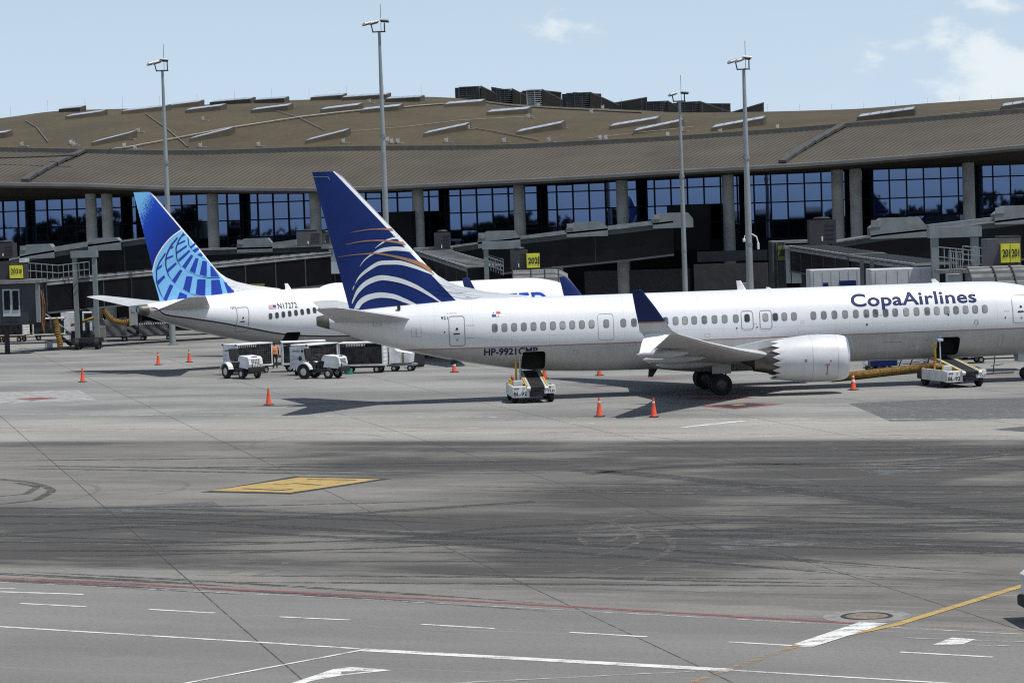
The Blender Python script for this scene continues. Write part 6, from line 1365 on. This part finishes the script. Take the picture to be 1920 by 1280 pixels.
TARP = pm('grey_tarp', (.085, .09, .10), .75, var=.3, scale=1.5, bump=.5, bscale=4)
for (x, y, w_, h, lab) in ((212, 640, 2.6, 2.0, 'tarpaulin covered dolly load right of the power unit'), (252, 638, 2.2, 1.3, 'slumped tarpaulin covered dolly under the globe tail cone'), (292, 637, 2.8, 1.6, 'tarpaulin covered dolly with striped top edge below the globe airliner')):
    q = gp(x, y); t = thing('covered_dolly', lab, 'dolly', (q.x, q.y, 0), R(5), 'tarpaulin covered dollies'); rows = []
    for j in range(9):
        v_ = j / 8; rows.append([(-w_ / 2 + w_ * u_ , -.8 + .05 * math.sin(u_ * 17 + j) - .12 * (1 - v_), .5 + (h - .5) * v_ - .10 * math.sin(math.pi * u_ * 2.2 + x) * v_) for u_ in np.linspace(0, 1, 22)])
    for j in range(5): rows.append([(-w_ / 2 + w_ * u_, -.8 + 1.6 * (j + 1) / 5, h - .10 * math.sin(math.pi * u_ * 2.2 + x) - .06 * j) for u_ in np.linspace(0, 1, 22)])
    MB().grid(rows).build('tarpaulin', TARP, t, smooth=True, recalc=False)
    MB().box((0, 0, .42), (w_ + .3, 1.6, .12)).build('deck', DARK, t); MB().box((0, -.82, .48), (w_ + .3, .05, .06)).build('edge_rail', STEEL, t); MB().box((0, .1, (h + .4) / 2), (w_ - .1, 1.2, h - .5)).build('load', DARK, t)
    for k in (-.4, .4):
        for s_ in (-.6, .6): wheel(t, (w_ * k, s_, .2), .2, .14)
    if x > 280:
        for k in range(14): MB().box((-w_ / 2 + w_ * (k + .5) / 14, -.9, h - .12), (w_ / 30, .05, .10), Matrix.Rotation(.5, 3, 'Y')).build('hazard_stripe', WHITE, t)
q = gp(246, 634); t = thing('equipment_cabinet', 'tall dark cabinet with pale door beside the globe tail cone', 'cabinet', (q.x, q.y, 0), 0)
MB().bevbox((0, 0, 1.9), (1.9, 1.2, 3.6), .05).build('body', DWALL, t); MB().box((.35, -.62, 2.0), (.75, .04, 1.7)).build('door', WGREY, t); MB().box((.35, -.65, 2.5), (.3, .02, .3)).build('notice', PANEL, t)
q = gp(72, 634); t = thing('utility_van', 'white van parked far left behind the stairs', 'van', (q.x + 3.6, q.y + 6, 0), R(-10))
MB().prism([(-2.2, .4), (2.2, .4), (2.2, 1.1), (1.5, 1.25), (1.0, 2.1), (-2.2, 2.2)], -.9, .9, 'y').build('body', VWHITE, t); MB().prism([(1.35, 1.3), (.95, 2.0), (.1, 2.0), (.1, 1.3)], -.92, .92, 'y').build('side_window', BDARK, t)
for x in (-1.4, 1.4):
    for y in (-.8, .8): wheel(t, (x, y, .34), .34, .2)
q = at(178, 612, 238); t = thing('yellow_reel', 'yellow loading arm on a dark stand behind the power unit', 'loading arm', (at(165, 640, 240).x, 240, 0)); MB().tube([(-1.4, 0, 1.8), (1.0, 0, 2.5)], .13, 10).build('arm', pm('dull_yellow', (.36, .26, .05), .6, var=.2), t); MB().lathe([(.3, -.12), (.42, 0), (.3, .12)], (1.0, 0, 2.5), 'x', 14).build('head', YEL, t); MB().box((0, 0, 1.0), (.35, .35, 2.1)).build('stand', DARK, t); MB().box((0, 0, .1), (1.0, 1.0, .2)).build('foot', DARK, t)

# ================================================================== VAN ENTERING AT THE RIGHT EDGE
q = gp(1915, 1184); t = thing('service_van', 'white service vehicle with black bumper cut off by the right edge', 'van', (q.x + .50, q.y + .3, 0), R(4))
MB().prism([(0, .42), (.0, .75), (-.02, 1.05), (.10, 1.15), (.55, 1.16), (.62, 1.16), (4.4, 1.16), (4.45, .35), (.2, .35)], 0, 1.75, 'y').build('body', VWHITE, t)
MB().prism([(.75, 1.16), (.95, 1.80), (3.9, 1.80), (4.2, 1.16)], .1, 1.65, 'y').build('cab', VWHITE, t); MB().prism([(1.1, 1.22), (1.22, 1.72), (3.6, 1.72), (3.8, 1.22)], .08, 1.67, 'y').build('side_window', BDARK, t)
MB().bevbox((-.02, .87, .45), (.18, 1.7, .26), .05).build('bumper', BLACK, t); MB().box((-.012, .3, .80), (.03, .28, .16)).build('headlight', pm('lamp_glass', (.5, .5, .48), .15), t); MB().box((.03, -.01, .92), (.05, .02, .16)).build('vent', INK, t)
for x in (.95, 3.5):
    for y in (.14, 1.61): wheel(t, (x, y, .33), .33, .22)
